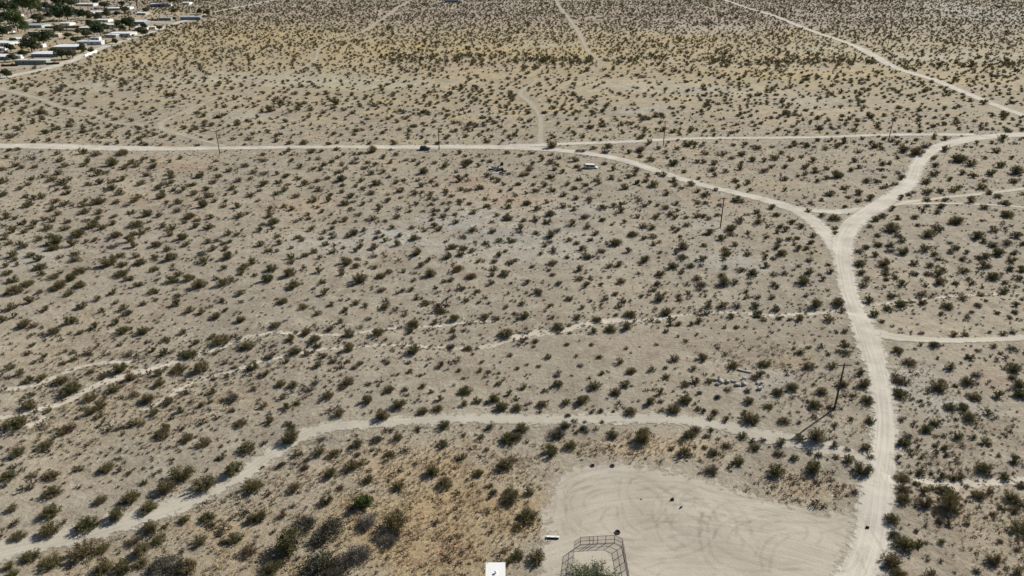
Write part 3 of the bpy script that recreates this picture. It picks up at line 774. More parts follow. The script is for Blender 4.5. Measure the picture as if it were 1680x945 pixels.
(420, 236): '40 65 60;210 40 60;180 60 50;355 45 90;425 45 60;525 32 60;750 40 120;45 105 80;230 105 60;405 95 60;495 115 60;655 95 70;650 120 70;440 135 70;560 135 50;285 145 80;375 160 60;420 165 60;540 180 70;830 85 60;915 70 50;730 120 60;775 135 60;710 155 60;830 180 70;905 165 60;870 215 50;745 190 80;50 190 90;130 195 60;195 205 80;275 225 70;140 250 70;45 260 90;395 240 70;465 220 80;310 262 80;550 230 100;565 270 60;685 240 70;780 255 110;650 275 50;695 290 60;915 250 70;965 235 60;1055 235 70;1145 245 60;1080 275 60;1180 270 60;1090 180 100;1165 120 60;1235 140 90;1380 115 110;1365 145 70;1310 180 50;1325 235 90;1375 205 60;1485 105 50;1535 110 60;1455 140 50;1510 205 60;1545 225 60;1580 240 80;1655 195 60;1620 265 60;1640 55 60;1460 285 90;1390 300 90;1340 300 60;1240 310 60;1600 310 60;1665 300 50;180 300 80;130 325 70;15 305 50;260 340 80;370 370 90;485 335 60;405 300 70;355 285 60;560 315 60;615 340 90;465 375 80;575 390 100;700 395 70;750 320 80;860 330 50;860 375 70;935 305 90;1040 325 70;1085 320 50;1140 330 60;1135 360 60;1170 365 70;945 350 60;1050 395 60;1145 400 50;1225 395 50;1265 390 60;1280 345 60;1325 375 50;1330 395 50;1395 395 60d;1500 360 60;1565 370 50;1510 410 80;1645 415 80;1660 375 60;5 370 60;180 410 60;230 425 70;90 420 60;400 420 50;430 445 60;335 465 60;345 490 60;490 465 40;615 430 50;670 465 80;800 420 70;800 440 50;930 430 70;765 500 70;720 500 50;845 510 60;915 485 90;580 500 70;515 515 60;260 510 60;85 470 90;110 515 110;40 530 60;20 570 70;105 555 60;1005 445 60;1095 445 40;1160 440 60;1190 440 50;1255 435 50;1165 465 60;1225 475 80;1300 465 60d;1420 455 80;1305 515 80;1150 500 60;1165 540 70;1575 475 60;1640 490 110;1540 520 50;1420 570 80;1545 580 80;1350 610 70;1240 645 40;1100 570 60;1020 555 60;1200 560 80;890 560 60;795 590 70;785 625 60g;830 615 50;940 610 70;1030 625 100;920 665 80;840 645 60;770 685 90;675 680 90;635 590 100;705 575 60;600 610 60;500 610 80;490 590 60;445 580 60;495 555 60;360 560 80;425 620 60;450 660 80;270 615 80;300 630 70;135 610 70;150 655 70;80 700 80;25 665 80;135 705 50;230 685 50;375 710 70;315 735 80;495 715 80;225 745 80;225 775 70;415 750 60;570 690 50;1045 720 100;1245 745 110;1280 680 100;1350 690 90;1340 730 90;1410 705 80;1505 655 80;1590 640 70;1665 640 80;1635 705 60;1590 730 80;1560 770 80;1660 775 80;1455 775 60;770 740 90;660 760 50;580 785 130;650 710 60;775 810 80;655 810 70;555 830 70;560 860 70;405 845 80;310 825 50;215 855 120;95 820 100;65 890 130;240 930 110;430 910 80;670 895 150;810 870 100;870 840 70;1075 800 90;1130 770 70;1135 860 110;965 835 60;1040 850 50;1030 895 60;1320 825 100;1300 840 90;1405 875 100;1550 820 80;1620 850 110;1545 860 70;1535 910 80;1270 900 70;1225 910 60;630 380 50;80 440 40;980 100 60;1060 130 50;1095 85 40;1230 70 50;1330 55 60;1370 75 50;1460 70 40;1030 105 60;680 60 60;640 65 50;880 120 50;570 70 50;530 90 50;350 100 40;120 130 40;230 70 40',
(840, 236): '250 15 100;430 45 70;600 55 90;830 45 100;905 105 90;840 85 60;760 60 60;530 30 60;620 20 80;465 50 50;955 35 60;1000 60 60;1075 35 60;1050 130 100;1015 95 50;1120 100 60;1210 120 60;1250 120 60;1320 130 70;1260 65 90;1310 170 80;1395 180 70;1325 205 60;1490 160 70;1570 105 80;1500 130 50;1190 30 50;1455 240 60;1540 255 60;1480 275 50;1125 185 50;1220 225 50;1560 300 50;1440 95 60;1650 175 80;1500 70 80;1380 70 70;1650 110 60;1600 30 80;405 105 90;420 150 70;435 170 60;45 75 60;120 55 80;185 75 50;130 130 60;105 165 90;190 105 70;245 120 80;290 135 60;300 90 80;255 70 50;275 165 60;330 185 60;60 205 70;90 200 60;145 215 50;240 215 90;265 220 50;35 265 70;135 268 70;205 270 80;360 265 60;430 235 60;475 270 60;405 290 60;545 235 90;565 260 50;645 225 70;705 240 50;655 170 60;600 130 70d;760 215 70;800 205 50;870 240 70;890 210 50;820 255 60;920 270 90;730 285 90;810 170 80;1055 240 80;1065 270 60;985 205 70;950 195 50;1170 262 80;1110 290 50;1330 298 60;1005 325 80;1210 310 60;1265 335 80;1215 385 60;1265 385 60;1355 400 50;1460 365 90;1500 375 60;1480 345 50;90 325 50;140 310 70;20 340 60;260 305 80;330 335 80;415 355 70;500 360 80;90 390 100;160 425 90;220 385 60;330 410 80;400 430 70;590 415 90;660 405 70;705 400 70;705 440 90;825 370 60;860 400 90;900 385 50;950 400 50;1000 415 70;1075 390 60;1080 435 50;1035 455 80;1065 480 70;1140 480 60;1210 470 80;1250 470 70;1285 490 60;1340 465 60;940 475 80;960 455 50;820 475 60;730 510 60;585 500 70g;475 480 90;390 520 90;490 545 80;220 510 90;150 495 90;240 460 100;70 505 60;50 550 80;40 580 80;150 585 60;240 600 100;290 565 90;545 585 80;650 530 50;850 535 90;915 545 80;1050 550 70;1085 560 60;1140 530 70;780 590 110;860 615 70;920 605 80;925 655 60;670 650 120;510 630 60;370 630 70;420 650 60;455 685 90;240 640 70;210 665 60;265 695 60;185 720 60;355 745 60;480 740 110d;580 700 90d;10 640 60;260 780 90;130 800 70;865 755 100;755 700 70;695 790 90;635 800 80;435 825 80;240 825 60;15 765 60;260 855 70d;430 885 90;510 880 50;95 905 80;300 915 80;480 925 90;580 920 60;700 900 90;960 850 90;950 915 60;1045 800 100;1105 845 60;1165 800 80;1110 740 90;1070 715 60;970 710 50;960 740 40;1110 675 110;1240 755 90;1255 665 60;1385 690 80;1400 720 100;1455 660 70;1425 555 100;1430 590 80;1360 620 90;1290 580 90;1490 500 80;1490 520 50;1610 510 90;1600 445 70;1620 475 50;1545 580 60;1665 610 60;1540 720 80;1655 800 80;1570 845 100;1500 830 70;1390 815 70;1385 760 60;1370 865 70;1205 885 90;1380 915 110;1455 910 90;1235 925 100d;1660 735 60;1555 915 60;1100 605 50',
(1260, 236): '40 95 80;145 105 60;15 150 50;110 150 60;240 150 80;300 175 90;375 160 60;240 195 50;290 105 60;320 240 60;445 205 100;380 220 60;190 208 50;105 230 70;105 300 60;640 240 80;540 170 60;560 110 60;590 150 60;585 50 60;490 285 70;745 130 60;740 165 60;790 125 60;845 90 50;870 215 70;850 185 60;760 215 50;830 260 60;665 355 80;585 370 60;525 345 50;590 320 70;740 285 50;395 325 90;345 365 50;270 385 50;960 55 120;880 40 90;1020 15 80;690 15 80;740 30 60;1155 35 80;1240 100 120;1325 130 90;1090 135 80;1030 245 80;1080 195 80;1040 310 80;920 325 60;870 350 60;1125 305 60;1245 285 70;1390 280 80;1210 300 60;1455 190 90;1520 140 80;1620 180 100;1600 240 80;1490 45 80;1595 90 50;1440 315 70;1500 340 60;1325 370 80;1035 360 70;1160 360 60;1550 385 80;1130 405 70;1405 410 90;1040 400 50;1105 445 60;1010 435 50;810 425 70;500 408 50;260 438 60;345 470 70;425 485 100;435 550 60;435 580 50;20 415 70;50 465 70;150 510 70;205 540 80;75 545 70;110 565 80;55 580 50;130 625 60;185 620 60;65 640 70;275 650 70;290 605 60;195 690 70;245 690 60;80 715 100;30 745 80;260 760 80;195 800 50;390 795 50;400 840 80;265 845 90;105 850 60;30 855 80;215 905 120;30 925 80;355 890 60;335 860 50;170 660 50;50 680 70;745 470 80;700 495 80;845 485 60;960 475 80;665 540 60;800 555 120;845 600 90;710 600 70;710 655 80;1110 555 90;1040 595 110;980 530 50;870 635 80;800 660 70;635 675 70;590 705 90;690 730 70;800 695 90;875 705 100;1015 690 90;1230 500 110;1205 510 70;1400 495 50;1560 460 100;1475 560 80;1375 600 100;1405 630 60;1470 655 80;1560 645 80;1190 645 60;1225 680 70;1195 710 60;1500 710 100;1610 710 70;1590 760 90;1625 600 90;1670 650 60;1085 720 70;1105 750 60;1275 755 60;1420 735 90;1375 745 60;945 780 80;745 785 110;770 825 70;590 790 100;600 850 80;760 855 70;770 890 60;830 880 60;870 920 90;950 850 80;1050 795 80;1110 850 90;1045 850 70;1140 820 60;1270 830 90;1405 800 80;1445 805 50;1465 865 120;1580 820 60;1660 825 80;1120 910 100;1230 915 60;1310 880 50;1550 905 60;1030 930 60;640 890 60;620 930 80;1640 880 60;1300 710 50;1085 90 60;1420 90 50;950 310 50;25 20 60;80 60 60;140 20 50;210 85 50;370 30 60;450 20 50;300 20 40;130 85 40;1270 190 60;1340 210 60;1190 230 50;1410 240 50',
}

# ------------------------------------------------------------------ plant shapes (unit: crown radius 1)
def bush_arrays(seed, stems, leaves, leaf, h=1.15, up=0.30, bushy=0.45, twig=0.016, lob=True):
    """Multi-stemmed desert shrub: stems fan out of one root, leaf clumps sit on their outer halves."""
    r = np.random.default_rng(seed)
    sv, sf, tips = [], [], []
    lobes = r.uniform(0, 2 * np.pi, 5)
    lamp = r.uniform(0.0, 0.22, 5)
    for i in range(stems):
        az = r.uniform(0, 2 * np.pi)
        rad = math.sqrt(r.uniform(0.0, 1.0))
        sc = 1 + sum(a * math.cos(az - l) for a, l in zip(lamp, lobes)) * 0.6 if lob else 1
        ln = r.uniform(0.80, 1.08) * sc
        tip = np.array([math.cos(az) * rad * ln, math.sin(az) * rad * ln, h * ln * (up + (1 - up) * math.sqrt(max(0.0, 1 - rad * rad * 0.92)))])
        base = np.array([math.cos(az), math.sin(az), 0]) * rad * 0.16
        base[2] = -0.05
        midp = base * 0.45 + tip * 0.55 + np.array([0, 0, -0.05]) + r.normal(0, 0.05, 3)
        tips.append((base, midp, tip))
        d = tip - base
        s1 = np.cross(d, [0, 0, 1.0])
        s1 = s1 / (np.linalg.norm(s1) + 1e-6)
        s2 = np.cross(d, s1)
        s2 = s2 / (np.linalg.norm(s2) + 1e-6)
        b0 = len(sv)
        for p, w in ((base, twig * 1.6), (midp, twig), (tip, twig * 0.35)):
            for k in range(3):
                a = 2 * np.pi * k / 3
                sv.append(p + (s1 * math.cos(a) + s2 * math.sin(a)) * w)
        for q in (0, 3):
            for k in range(3):
                sf.append((b0 + q + k, b0 + q + (k + 1) % 3, b0 + q + 3 + (k + 1) % 3, b0 + q + 3 + k))
    T = r.integers(0, stems, leaves)
    t = 1 - (1 - bushy * 0.5) * r.uniform(0, 1, leaves) ** 1.7
    B = np.array([q[0] for q in tips])[T]
    Mi = np.array([q[1] for q in tips])[T]
    Ti = np.array([q[2] for q in tips])[T]
    tt = t[:, None]
    P = (1 - tt) ** 2 * B + 2 * tt * (1 - tt) * Mi + tt * tt * Ti + r.normal(0, 0.075, (leaves, 3))
    P[:, 2] = np.maximum(P[:, 2], 0.03)
    D = (Ti - B) + r.normal(0, 0.55, (leaves, 3))
    D /= np.linalg.norm(D, axis=1)[:, None]
    S = np.cross(D, r.normal(0, 1, (leaves, 3)))
    S /= np.linalg.norm(S, axis=1)[:, None] + 1e-6
    L = leaf * r.uniform(0.6, 1.5, leaves)[:, None]
    V = np.stack([P - S * L * 0.30, P + D * L * 0.5 - S * L * 0.12 * 0, P + S * L * 0.30, P + D * L * 1.1], 1)
    V = np.stack([P, P + D * L * 0.5 + S * L * 0.32, P + D * L * 1.15, P + D * L * 0.5 - S * L * 0.32], 1).reshape(-1, 3)
    F = np.arange(leaves * 4).reshape(-1, 4)
    return (np.array(sv), np.array(sf)), (V, F)


def bush_meshes(name, seed, stems, leaves, leaf, ml, ms, **k):
    (sv, sf), (lv, lf) = bush_arrays(seed, stems, leaves, leaf, **k)
    return mesh_from('branches', sv, sf, ms), mesh_from('foliage', lv, lf, ml)


def bush_joined(name, seed, stems, leaves, leaf, ml, ms, **k):
    (sv, sf), (lv, lf) = bush_arrays(seed, stems, leaves, leaf, **k)
    me = mesh_from(name, np.vstack([sv, lv]), np.vstack([sf, lf + len(sv)]), [ms, ml])
    mi = np.zeros(len(me.polygons), np.int32)
    mi[len(sf):] = 1
    me.polygons.foreach_set('material_index', mi)
    return me


def source(name, meshes):
    c = bpy.data.collections.new(name)
    for i, me in enumerate(meshes):
        c.objects.link(bpy.data.objects.new(f'{name}_{i:02d}', me))
    return c


def scatter(name, x, y, sc, coll, count, seed, flat=(0.85, 1.15), lift=0.0):
    """One object whose points carry copies of the shapes in coll."""
    r = np.random.default_rng(seed)
    n = len(x)
    z = height(x, y) + lift
    me = bpy.data.meshes.new(name)
    me.vertices.add(n)
    me.vertices.foreach_set('co', np.stack([x, y, z], 1).astype(np.float32).ravel())
    me.update()
    s = np.stack([sc * r.uniform(0.85, 1.15, n), sc * r.uniform(0.85, 1.15, n), sc * r.uniform(*flat, n)], 1)
    fattr(me, 'size', s, 'FLOAT_VECTOR')
    fattr(me, 'turn', np.stack([r.normal(0, 0.06, n), r.normal(0, 0.06, n), r.uniform(0, 6.283, n)], 1), 'FLOAT_VECTOR')
    fattr(me, 'shape', r.integers(0, count, n), 'INT')
    o = obj(name, me)
    ng = bpy.data.node_groups.new(name, 'GeometryNodeTree')
    ng.interface.new_socket('Geometry', in_out='INPUT', socket_type='NodeSocketGeometry')
    ng.interface.new_socket('Geometry', in_out='OUTPUT', socket_type='NodeSocketGeometry')
    a = ng.nodes.new('NodeGroupInput')
    b = ng.nodes.new('NodeGroupOutput')
    iop = ng.nodes.new('GeometryNodeInstanceOnPoints')
    ci = ng.nodes.new('GeometryNodeCollectionInfo')
    ci.inputs['Collection'].default_value = coll
    ci.inputs['Separate Children'].default_value = True
    ci.inputs['Reset Children'].default_value = True

    def na(nm, t):
        q = ng.nodes.new('GeometryNodeInputNamedAttribute')
        q.data_type = t
        q.inputs[0].default_value = nm
        return q.outputs[0]
    e2r = ng.nodes.new('FunctionNodeEulerToRotation')
    L = ng.links.new
    L(a.outputs[0], iop.inputs['Points'])
    L(ci.outputs[0], iop.inputs['Instance'])
    iop.inputs['Pick Instance'].default_value = True
    L(na('shape', 'INT'), iop.inputs['Instance Index'])
    L(na('turn', 'FLOAT_VECTOR'), e2r.inputs[0])
    L(e2r.outputs[0], iop.inputs['Rotation'])
    L(na('size', 'FLOAT_VECTOR'), iop.inputs['Scale'])
    L(iop.outputs[0], b.inputs[0])
    md = o.modifiers.new('scatter', 'NODES')
    md.node_group = ng
    return o


# ------------------------------------------------------------------ sort the shrubs seen in the photograph
SH = []
for (ox, oy), s in TILES.items():
    k = 3.988 if oy == 708 else 4.0
    for q in s.split(';'):
        f = q.split()
        kd = 'c'
        if not f[2][-1].isdigit():
            kd, f[2] = f[2][-1], f[2][:-1]
        x, y, w = (float(v) / k for v in f)
        px, py = ox + x + 0.10 * w, oy + y + 0.10 * w
        gx_, gy_ = at(px, py)
        wid = (0.80 if oy == 708 else 0.72) * w / FPX * slant(px, py)
        SH.append([float(gx_), float(gy_), float(wid) / 2, w, kd, px, py])
SH.sort(key=lambda q: -q[3])
creo = [q for q in SH if q[4] in 'cG']
dry = [q for q in SH if q[4] in 'dg']
solo, rest = creo[:298], creo[298:]

LEAFN = 2300
near_sets = [bush_meshes('c', 100 + i, 60, LEAFN, 0.085, M['leaf'], M['twig'], h=[0.85, 0.98, 0.75, 0.9, 1.05, 0.8][i], up=[.08, .12, .05, .15, .1, .05][i]) for i in range(6)]
green_sets = [bush_meshes('c', 130 + i, 60, 2600, 0.09, M['leaf_green'], M['twig'], h=0.9, up=0.1) for i in range(2)]
grey_sets = [bush_meshes('c', 150 + i, 110, 2000, 0.085, M['leaf_grey'], M['twig_grey'], h=0.7, up=0.1, twig=0.012) for i in range(3)]
brown_sets = [bush_meshes('c', 170 + i, 90, 1300, 0.085, M['leaf_brown'], M['twig'], h=0.7, up=0.1, twig=0.012) for i in range(3)]

ORD = ['closest', 'second closest', 'third closest', 'fourth closest', 'fifth closest', 'sixth closest', 'seventh closest', 'eighth closest', 'ninth closest', 'tenth closest', 'eleventh closest',
       'twelfth closest', 'thirteenth closest', 'fourteenth closest', 'fifteenth closest', 'sixteenth closest', 'seventeenth closest', 'eighteenth closest', 'nineteenth closest', 'twentieth closest']
MARKS_L = [(975, 890, 'the chain-link pen'), (812, 935, 'the white shed roof'), (906, 880, 'the upturned white table'), (988, 765, 'the two old tyres'), (1369, 671, 'the nearest utility pole'),
           (1182, 373, 'the lone pole inside the road bend'), (1205, 622, 'the row of broken concrete'), (970, 272, 'the white car wreck'), (815, 278, 'the burnt debris heap'),
           (697, 242, 'the black parked car'), (1380, 360, 'the Y-shaped road junction'), (1440, 550, 'the side track mouth'), (590, 828, 'the bright green bush'), (600, 885, 'the dead grey thicket'),
           (0, 945, 'the bottom left corner'), (1680, 945, 'the bottom right corner'), (0, 472, 'the middle of the left edge'), (1680, 472, 'the middle of the right edge'),
           (1430, 755, 'where the sandy track meets the road'), (1560, 797, 'the pale wash right of the road'), (400, 776, 'the bend of the sandy track'), (220, 850, 'the lower left stretch of sandy track'),
           (760, 686, 'the middle of the sandy track'), (1060, 690, 'the sandy track above the lot'), (220, 610, 'the widest braided wash'), (450, 555, 'the wash left of centre'),
           (925, 538, 'the pale bare wash channel'), (1388, 512, 'where the wash meets the road'), (650, 540, 'the wash at centre left'), (1200, 513, 'the thin wash at centre right'),
           (100, 700, 'the lowest wash at left'), (1160, 790, 'the upper lot edge'), (1420, 845, 'the lot and road corner'), (860, 400, 'the grey gravel patch'), (357, 250, 'the leftmost utility pole'),
           (1540, 650, 'the grey gravel right of the road'), (1660, 640, 'the right edge beside the gravel'), (250, 400, 'the open flat at left'), (560, 400, 'the small grey patch left of centre'),
           (1490, 300, 'the road bend at right'), (1560, 490, 'the faint wash at right'), (640, 620, 'the bare slope at centre'), (150, 790, 'the tufted flat at lower left')]


def label_all(items, noun):
    """Give every plant the landmark nearest to it and its rank there by distance over the ground."""
    gpos = np.array([at(a, b) for a, b, _ in MARKS_L])
    b = {}
    for q in items:
        d = np.hypot(gpos[:, 0] - q[0], gpos[:, 1] - q[1])
        i = int(d.argmin())
        b.setdefault(i, []).append((d[i], q))
    for i, l in b.items():
        l.sort(key=lambda t: t[0])
        for k, (_, q) in enumerate(l):
            if k < len(ORD):
                q.append(f'{noun}, {ORD[k]} such bush to {MARKS_L[i][2]}')
            else:
                q.append(f'{noun}, number {k + 1} such bush out from {MARKS_L[i][2]}')


for q in solo:
    q[4] = q[4]
label_all([q for q in solo if q[4] == 'c'], 'large olive creosote bush')
label_all([q for q in solo if q[4] == 'G'], 'bright green leafy bush')
label_all([q for q in dry if q[4] == 'g'], 'grey half-bare twiggy bush')
label_all([q for q in dry if q[4] == 'd'], 'dry brown bush')


def plant(name, sets, q, label, cat, group, hs=1.0):
    x, y, rad = q[:3]
    rt = empty(name, (x, y, hz(x, y) - 0.02), random.uniform(0, 6.28), label, cat, group)
    br, fo = sets[random.randrange(len(sets))]
    s = (rad * random.uniform(0.9, 1.12), rad * random.uniform(0.9, 1.12), rad * random.uniform(0.85, 1.15) * hs)
    obj('branches', br, rt, scale=s)
    obj('foliage', fo, rt, scale=s)
    return rt


for q in solo:
    if q[4] == 'c':
        plant('creosote_bush', near_sets, q, q[-1], 'bush', 'creosote bushes of the flat')
    else:
        plant('green_bush', green_sets, q, q[-1], 'bush', 'bright green bushes', 1.05)
for q in dry:
    if q[4] == 'g':
        plant('grey_bush', grey_sets, q, q[-1], 'bush', 'grey twiggy bushes')
    else:
        plant('brown_bush', brown_sets, q, q[-1], 'bush', 'dry brown bushes')

# dead grey thicket of bare branches below the big olive bush
for i, (px, py, w, t) in enumerate([(600, 862, 46, 'grey'), (588, 912, 60, 'dark'), (637, 890, 44, 'violet grey')]):
    x, y = at(px, py)
    sv = [bush_meshes('c', 190 + i, 330, 1500, 0.06, M['tuft'], M['twig_grey'], h=0.6, up=0.12, twig=0.010)]
    plant('dead_thicket', sv, [float(x), float(y), 0.42 * w / FPX * float(slant(px, py))],
          ['tangle of dead grey branches, topmost of the dead thicket', 'tangle of dead dark branches, lowest of the dead thicket', 'tangle of dead branches under the big olive bush'][i], 'bush', 'dead thicket')

# the sage-green tree inside the pen
x, y = at(976, 968)
plant('pen_tree', [bush_meshes('c', 210, 110, 10000, 0.055, M['leaf_sage'], M['twig'], h=0.8, up=0.1)], [float(x), float(y), 3.7], 'large sage green leafy bush growing inside the chain-link pen', 'bush', None, 0.75)

# ------------------------------------------------------------------ the remaining shrubs, tufts and straw, too many to pick apart
mid_src = source('mid_shrub_shape', [bush_joined('shrub', 300 + i, 30, 620, 0.145, M['leaf'], M['twig'], h=[.88, 1.0, .75, .9, 1.05][i % 5], up=0.08, twig=0.02) for i in range(9)]
                 + [bush_joined('shrub', 320, 50, 420, 0.14, M['leaf_brown'], M['twig'], h=0.7, up=0.08), bush_joined('shrub', 321, 60, 380, 0.14, M['leaf_grey'], M['twig_grey'], h=0.65, up=0.08)])
far_src = source('far_shrub_shape', [bush_joined('shrub', 330 + i, 10, 150, 0.28, M['leaf'], M['twig'], h=[.85, .98, .75, .9][i], up=0.08, twig=0.03) for i in range(4)]
                 + [bush_joined('shrub', 340, 14, 120, 0.28, M['leaf_brown'], M['twig'], h=0.7, up=0.08, twig=0.03)])
tuft_src = source('tuft_shape', [bush_joined('tuft', 360 + i, 16, 70, 0.30, M['tuft'], M['twig'], h=0.75, up=0.08, twig=0.03) for i in range(4)])
straw_src = source('straw_shape', [bush_joined('straw', 380 + i, 10, 14, 0.5, M['straw'], M['straw'], h=0.9, up=0.5, twig=0.035) for i in range(3)])

VILLAGE = np.array([at(a, b) for a, b in [(-120, 118), (60, 112), (110, 96), (150, 80), (200, 62), (250, 46), (300, 33), (330, 22), (250, 18), (200, -6), (-120, -6)]])


def infront(x, y, marg=0):
    px, py = pix(x, y)
    return (px > -marg) & (px < 1680 + marg) & (py > -marg) & (py < 945 + marg)


def jgrid(x0, x1, y0, y1, s, seed):
    r = np.random.default_rng(seed)
    X, Y = np.meshgrid(np.arange(x0, x1, s), np.arange(y0, y1, s))
    X, Y = X.ravel() + r.uniform(-.5, .5, X.size) * s * 0.92, Y.ravel() + r.uniform(-.5, .5, X.size) * s * 0.92
    return X, Y, r


# the transcribed remainder
rx, ry, rs = (np.array([q[i] for q in rest]) for i in range(3))
# out of frame around the transcribed part of the field
X, Y, r = jgrid(-330, 330, 20, 345, 7.0, 21)
k = ~infront(X, Y, 8) & (r.uniform(0, 1, X.size) < 0.75) & (road_dist(X, Y) > 0.8) & (poly_sd(X, Y, LOT) < -1)
rx, ry, rs = np.append(rx, X[k]), np.append(ry, Y[k]), np.append(rs, r.uniform(0.7, 1.35, k.sum()))
o = scatter('creosote_scrub', rx, ry, rs, mid_src, 11, 31)
tag(o, 'smaller creosote bushes dotted over the middle of the flat', 'scrub', kind='stuff')

# far field, beyond the cross road
_, ycut = at(840, 236)
X, Y, r = jgrid(-1250, 1250, float(ycut) - 6, 1750, 4.6, 22)
keep = (np.abs(X) < 0.86 * Y + 60)
X, Y = X[keep], Y[keep]
r = np.random.default_rng(23)
px, py = pix(X, Y)
dens = 0.54 + 0.14 * sines(X, Y, 41, 30) + 0.12 * sines(X, Y, 42, 90)
dens = dens + 0.14 * np.clip((Y - 480) / 300, 0, 1)
band = np.exp(-((py - (97 + (px - 900) * 0.014 + 3 * np.sin(px / 47.0))) / 6.5) ** 2) * (px > 620)
dens += 0.45 * band * (0.6 + 0.6 * sines(X, Y, 43, 40))
band2 = np.exp(-((py - 190) / 7.0) ** 2) * np.clip((px - 560) / 60, 0, 1) * np.clip((900 - px) / 60, 0, 1)
dens += 0.35 * band2
pal = np.zeros(X.size)
for cx, cy, ex, ey, c in EP:
    if c in (GREY, PALE):
        pal = np.maximum(pal, np.clip(1.2 - np.sqrt(((X - cx) / ex) ** 2 + ((Y - cy) / ey) ** 2), 0, 1))
dens -= 0.28 * np.clip(pal, 0, 1)
vsd = poly_sd(X, Y, VILLAGE)
dens = np.where(vsd > 0, 0.22, dens)
k = (r.uniform(0, 1, X.size) < dens) & (road_dist(X, Y) > 0.7)
X, Y, bd = X[k], Y[k], band[k]
S = np.exp(r.normal(math.log(1.08), 0.32, X.size)) * (1 + 0.4 * bd)
nf = Y < 520
tag(scatter('creosote_scrub', X[nf], Y[nf], S[nf], mid_src, 11, 32), 'creosote scrub beyond the cross road', 'scrub', kind='stuff')
tag(scatter('creosote_scrub', X[~nf], Y[~nf], S[~nf], far_src, 5, 33), 'dense far creosote scrub below the top edge', 'scrub', kind='stuff')

# low dark tufts, thick along the washes
X, Y, r = jgrid(-260, 260, 70, 420, 1.25, 24)
k = infront(X, Y, 60)
X, Y = X[k], Y[k]
wd = np.full(X.shape, 1e9)
for c in WCUR[:7]:
    wd = np.minimum(wd, seg_dist(X, Y, c))
px, py = pix(X, Y)
dn = 0.17 + 0.22 * np.clip(sines(X, Y, 51, 14), 0, 2)
dn += 0.75 * np.exp(-np.clip(wd, 0, 99) / 2.2) * (0.6 + np.clip(sines(X, Y, 52, 9), 0, 1.5))
for cx, cy, ax, ay, a in [(180, 730, 220, 70, .16), (1560, 760, 110, 100, .14), (1520, 680, 40, 40, .14), (330, 640, 200, 80, .12), (550, 620, 120, 60, .08), (200, 560, 220, 60, .07), (750, 500, 200, 40, .07), (1590, 470, 100, 30, .10),
                          (1100, 480, 120, 30, .07), (1330, 700, 90, 50, .06), (1050, 740, 160, 30, .05), (500, 760, 120, 60, .07)]:
    dn += 2.4 * a * np.clip(1.3 - np.sqrt(((px - cx) / ax) ** 2 + ((py - cy) / ay) ** 2), 0, 1)
dn *= np.clip((430 - Y) / 120, 0, 1)
bare = np.clip(1.3 - np.sqrt(((px - 1010) / 230) ** 2 + ((py - 578) / 32) ** 2), 0, 1)
dn *= 1 - 0.75 * np.clip(bare * 2, 0, 1)
r = np.random.default_rng(25)
rd = np.full(X.shape, 1e9)
for c in RCUR:
    rd = np.minimum(rd, seg_dist(X, Y, c))
k = (r.uniform(0, 1, X.size) < dn) & (rd > 0.3) & (wd > -0.9) & (poly_sd(X, Y, LOT) < -0.3)
o = scatter('low_tufts', X[k], Y[k], np.exp(r.normal(math.log(0.30), 0.45, k.sum())), tuft_src, 4, 34, (0.7, 1.2))
tag(o, 'low dark tufts thick along the washes', 'ground cover', kind='stuff')

# straw-coloured dry grass near the camera
X, Y, r = jgrid(-110, 110, 66, 150, 0.62, 26)
k = infront(X, Y, 40)
X, Y = X[k], Y[k]
_, s = tint_straw(X, Y)
r = np.random.default_rng(27)
k = (r.uniform(0, 1, X.size) < s * 0.95 * np.clip(0.8 + 0.5 * sines(X, Y, 61, 6), 0, 1)) & (road_dist(X, Y) > 0.2) & (poly_sd(X, Y, LOT) < -0.1)
o = scatter('dry_grass', X[k], Y[k], np.exp(r.normal(math.log(0.26), 0.35, k.sum())), straw_src, 3, 35)
tag(o, 'short straw coloured dry grass on the near slopes', 'grass', kind='stuff')

# ------------------------------------------------------------------ things
def height_for(px, py, topy):
    X, Y = at(px, py)
    lo_, hi_ = 0.0, 60.0
    for _ in range(40):
        m_ = (lo_ + hi_) / 2
        if pix(float(X), float(Y), m_)[1] > topy:
            lo_ = m_
        else:
            hi_ = m_
    return lo_


def utility_pole(px, py, topy, label, yaw=0.0, arms=1, r=0.17, group='utility poles'):
    p = gp(px, py)
    h = min(height_for(px, py, topy), 24)
    t = empty('utility_pole', p, yaw, label, 'utility pole', group)
    MB().tube((0, 0, -0.6), (0, 0, h), r * 1.25, r * 0.8, 8).build('pole', M['wood'], t)
    for a in range(arms):
        z = h - 0.35 - a * 1.5
        MB().box(-1.35, 1.35, -0.26, -0.14, z - 0.07, z + 0.07).build('crossarm', M['wood'], t)
        for s in (-1, 1):
            MB().tube((s * 0.75, -0.15, z - 0.06), (0, -0.15, z - 0.75), 0.03, 0.03, 4).build('brace', M['steel'], t)
        for x in (-1.2, -0.55, 0.55, 1.2):
            MB().tube((x, -0.2, z + 0.07), (x, -0.2, z + 0.17), 0.05, 0.055, 6).tube((x, -0.2, z + 0.17), (x, -0.2, z + 0.26), 0.03, 0.02, 6).build('insulator', pmat('insulator_glaze', (0.12, 0.10, 0.09), rough=0.3), t)
    return t


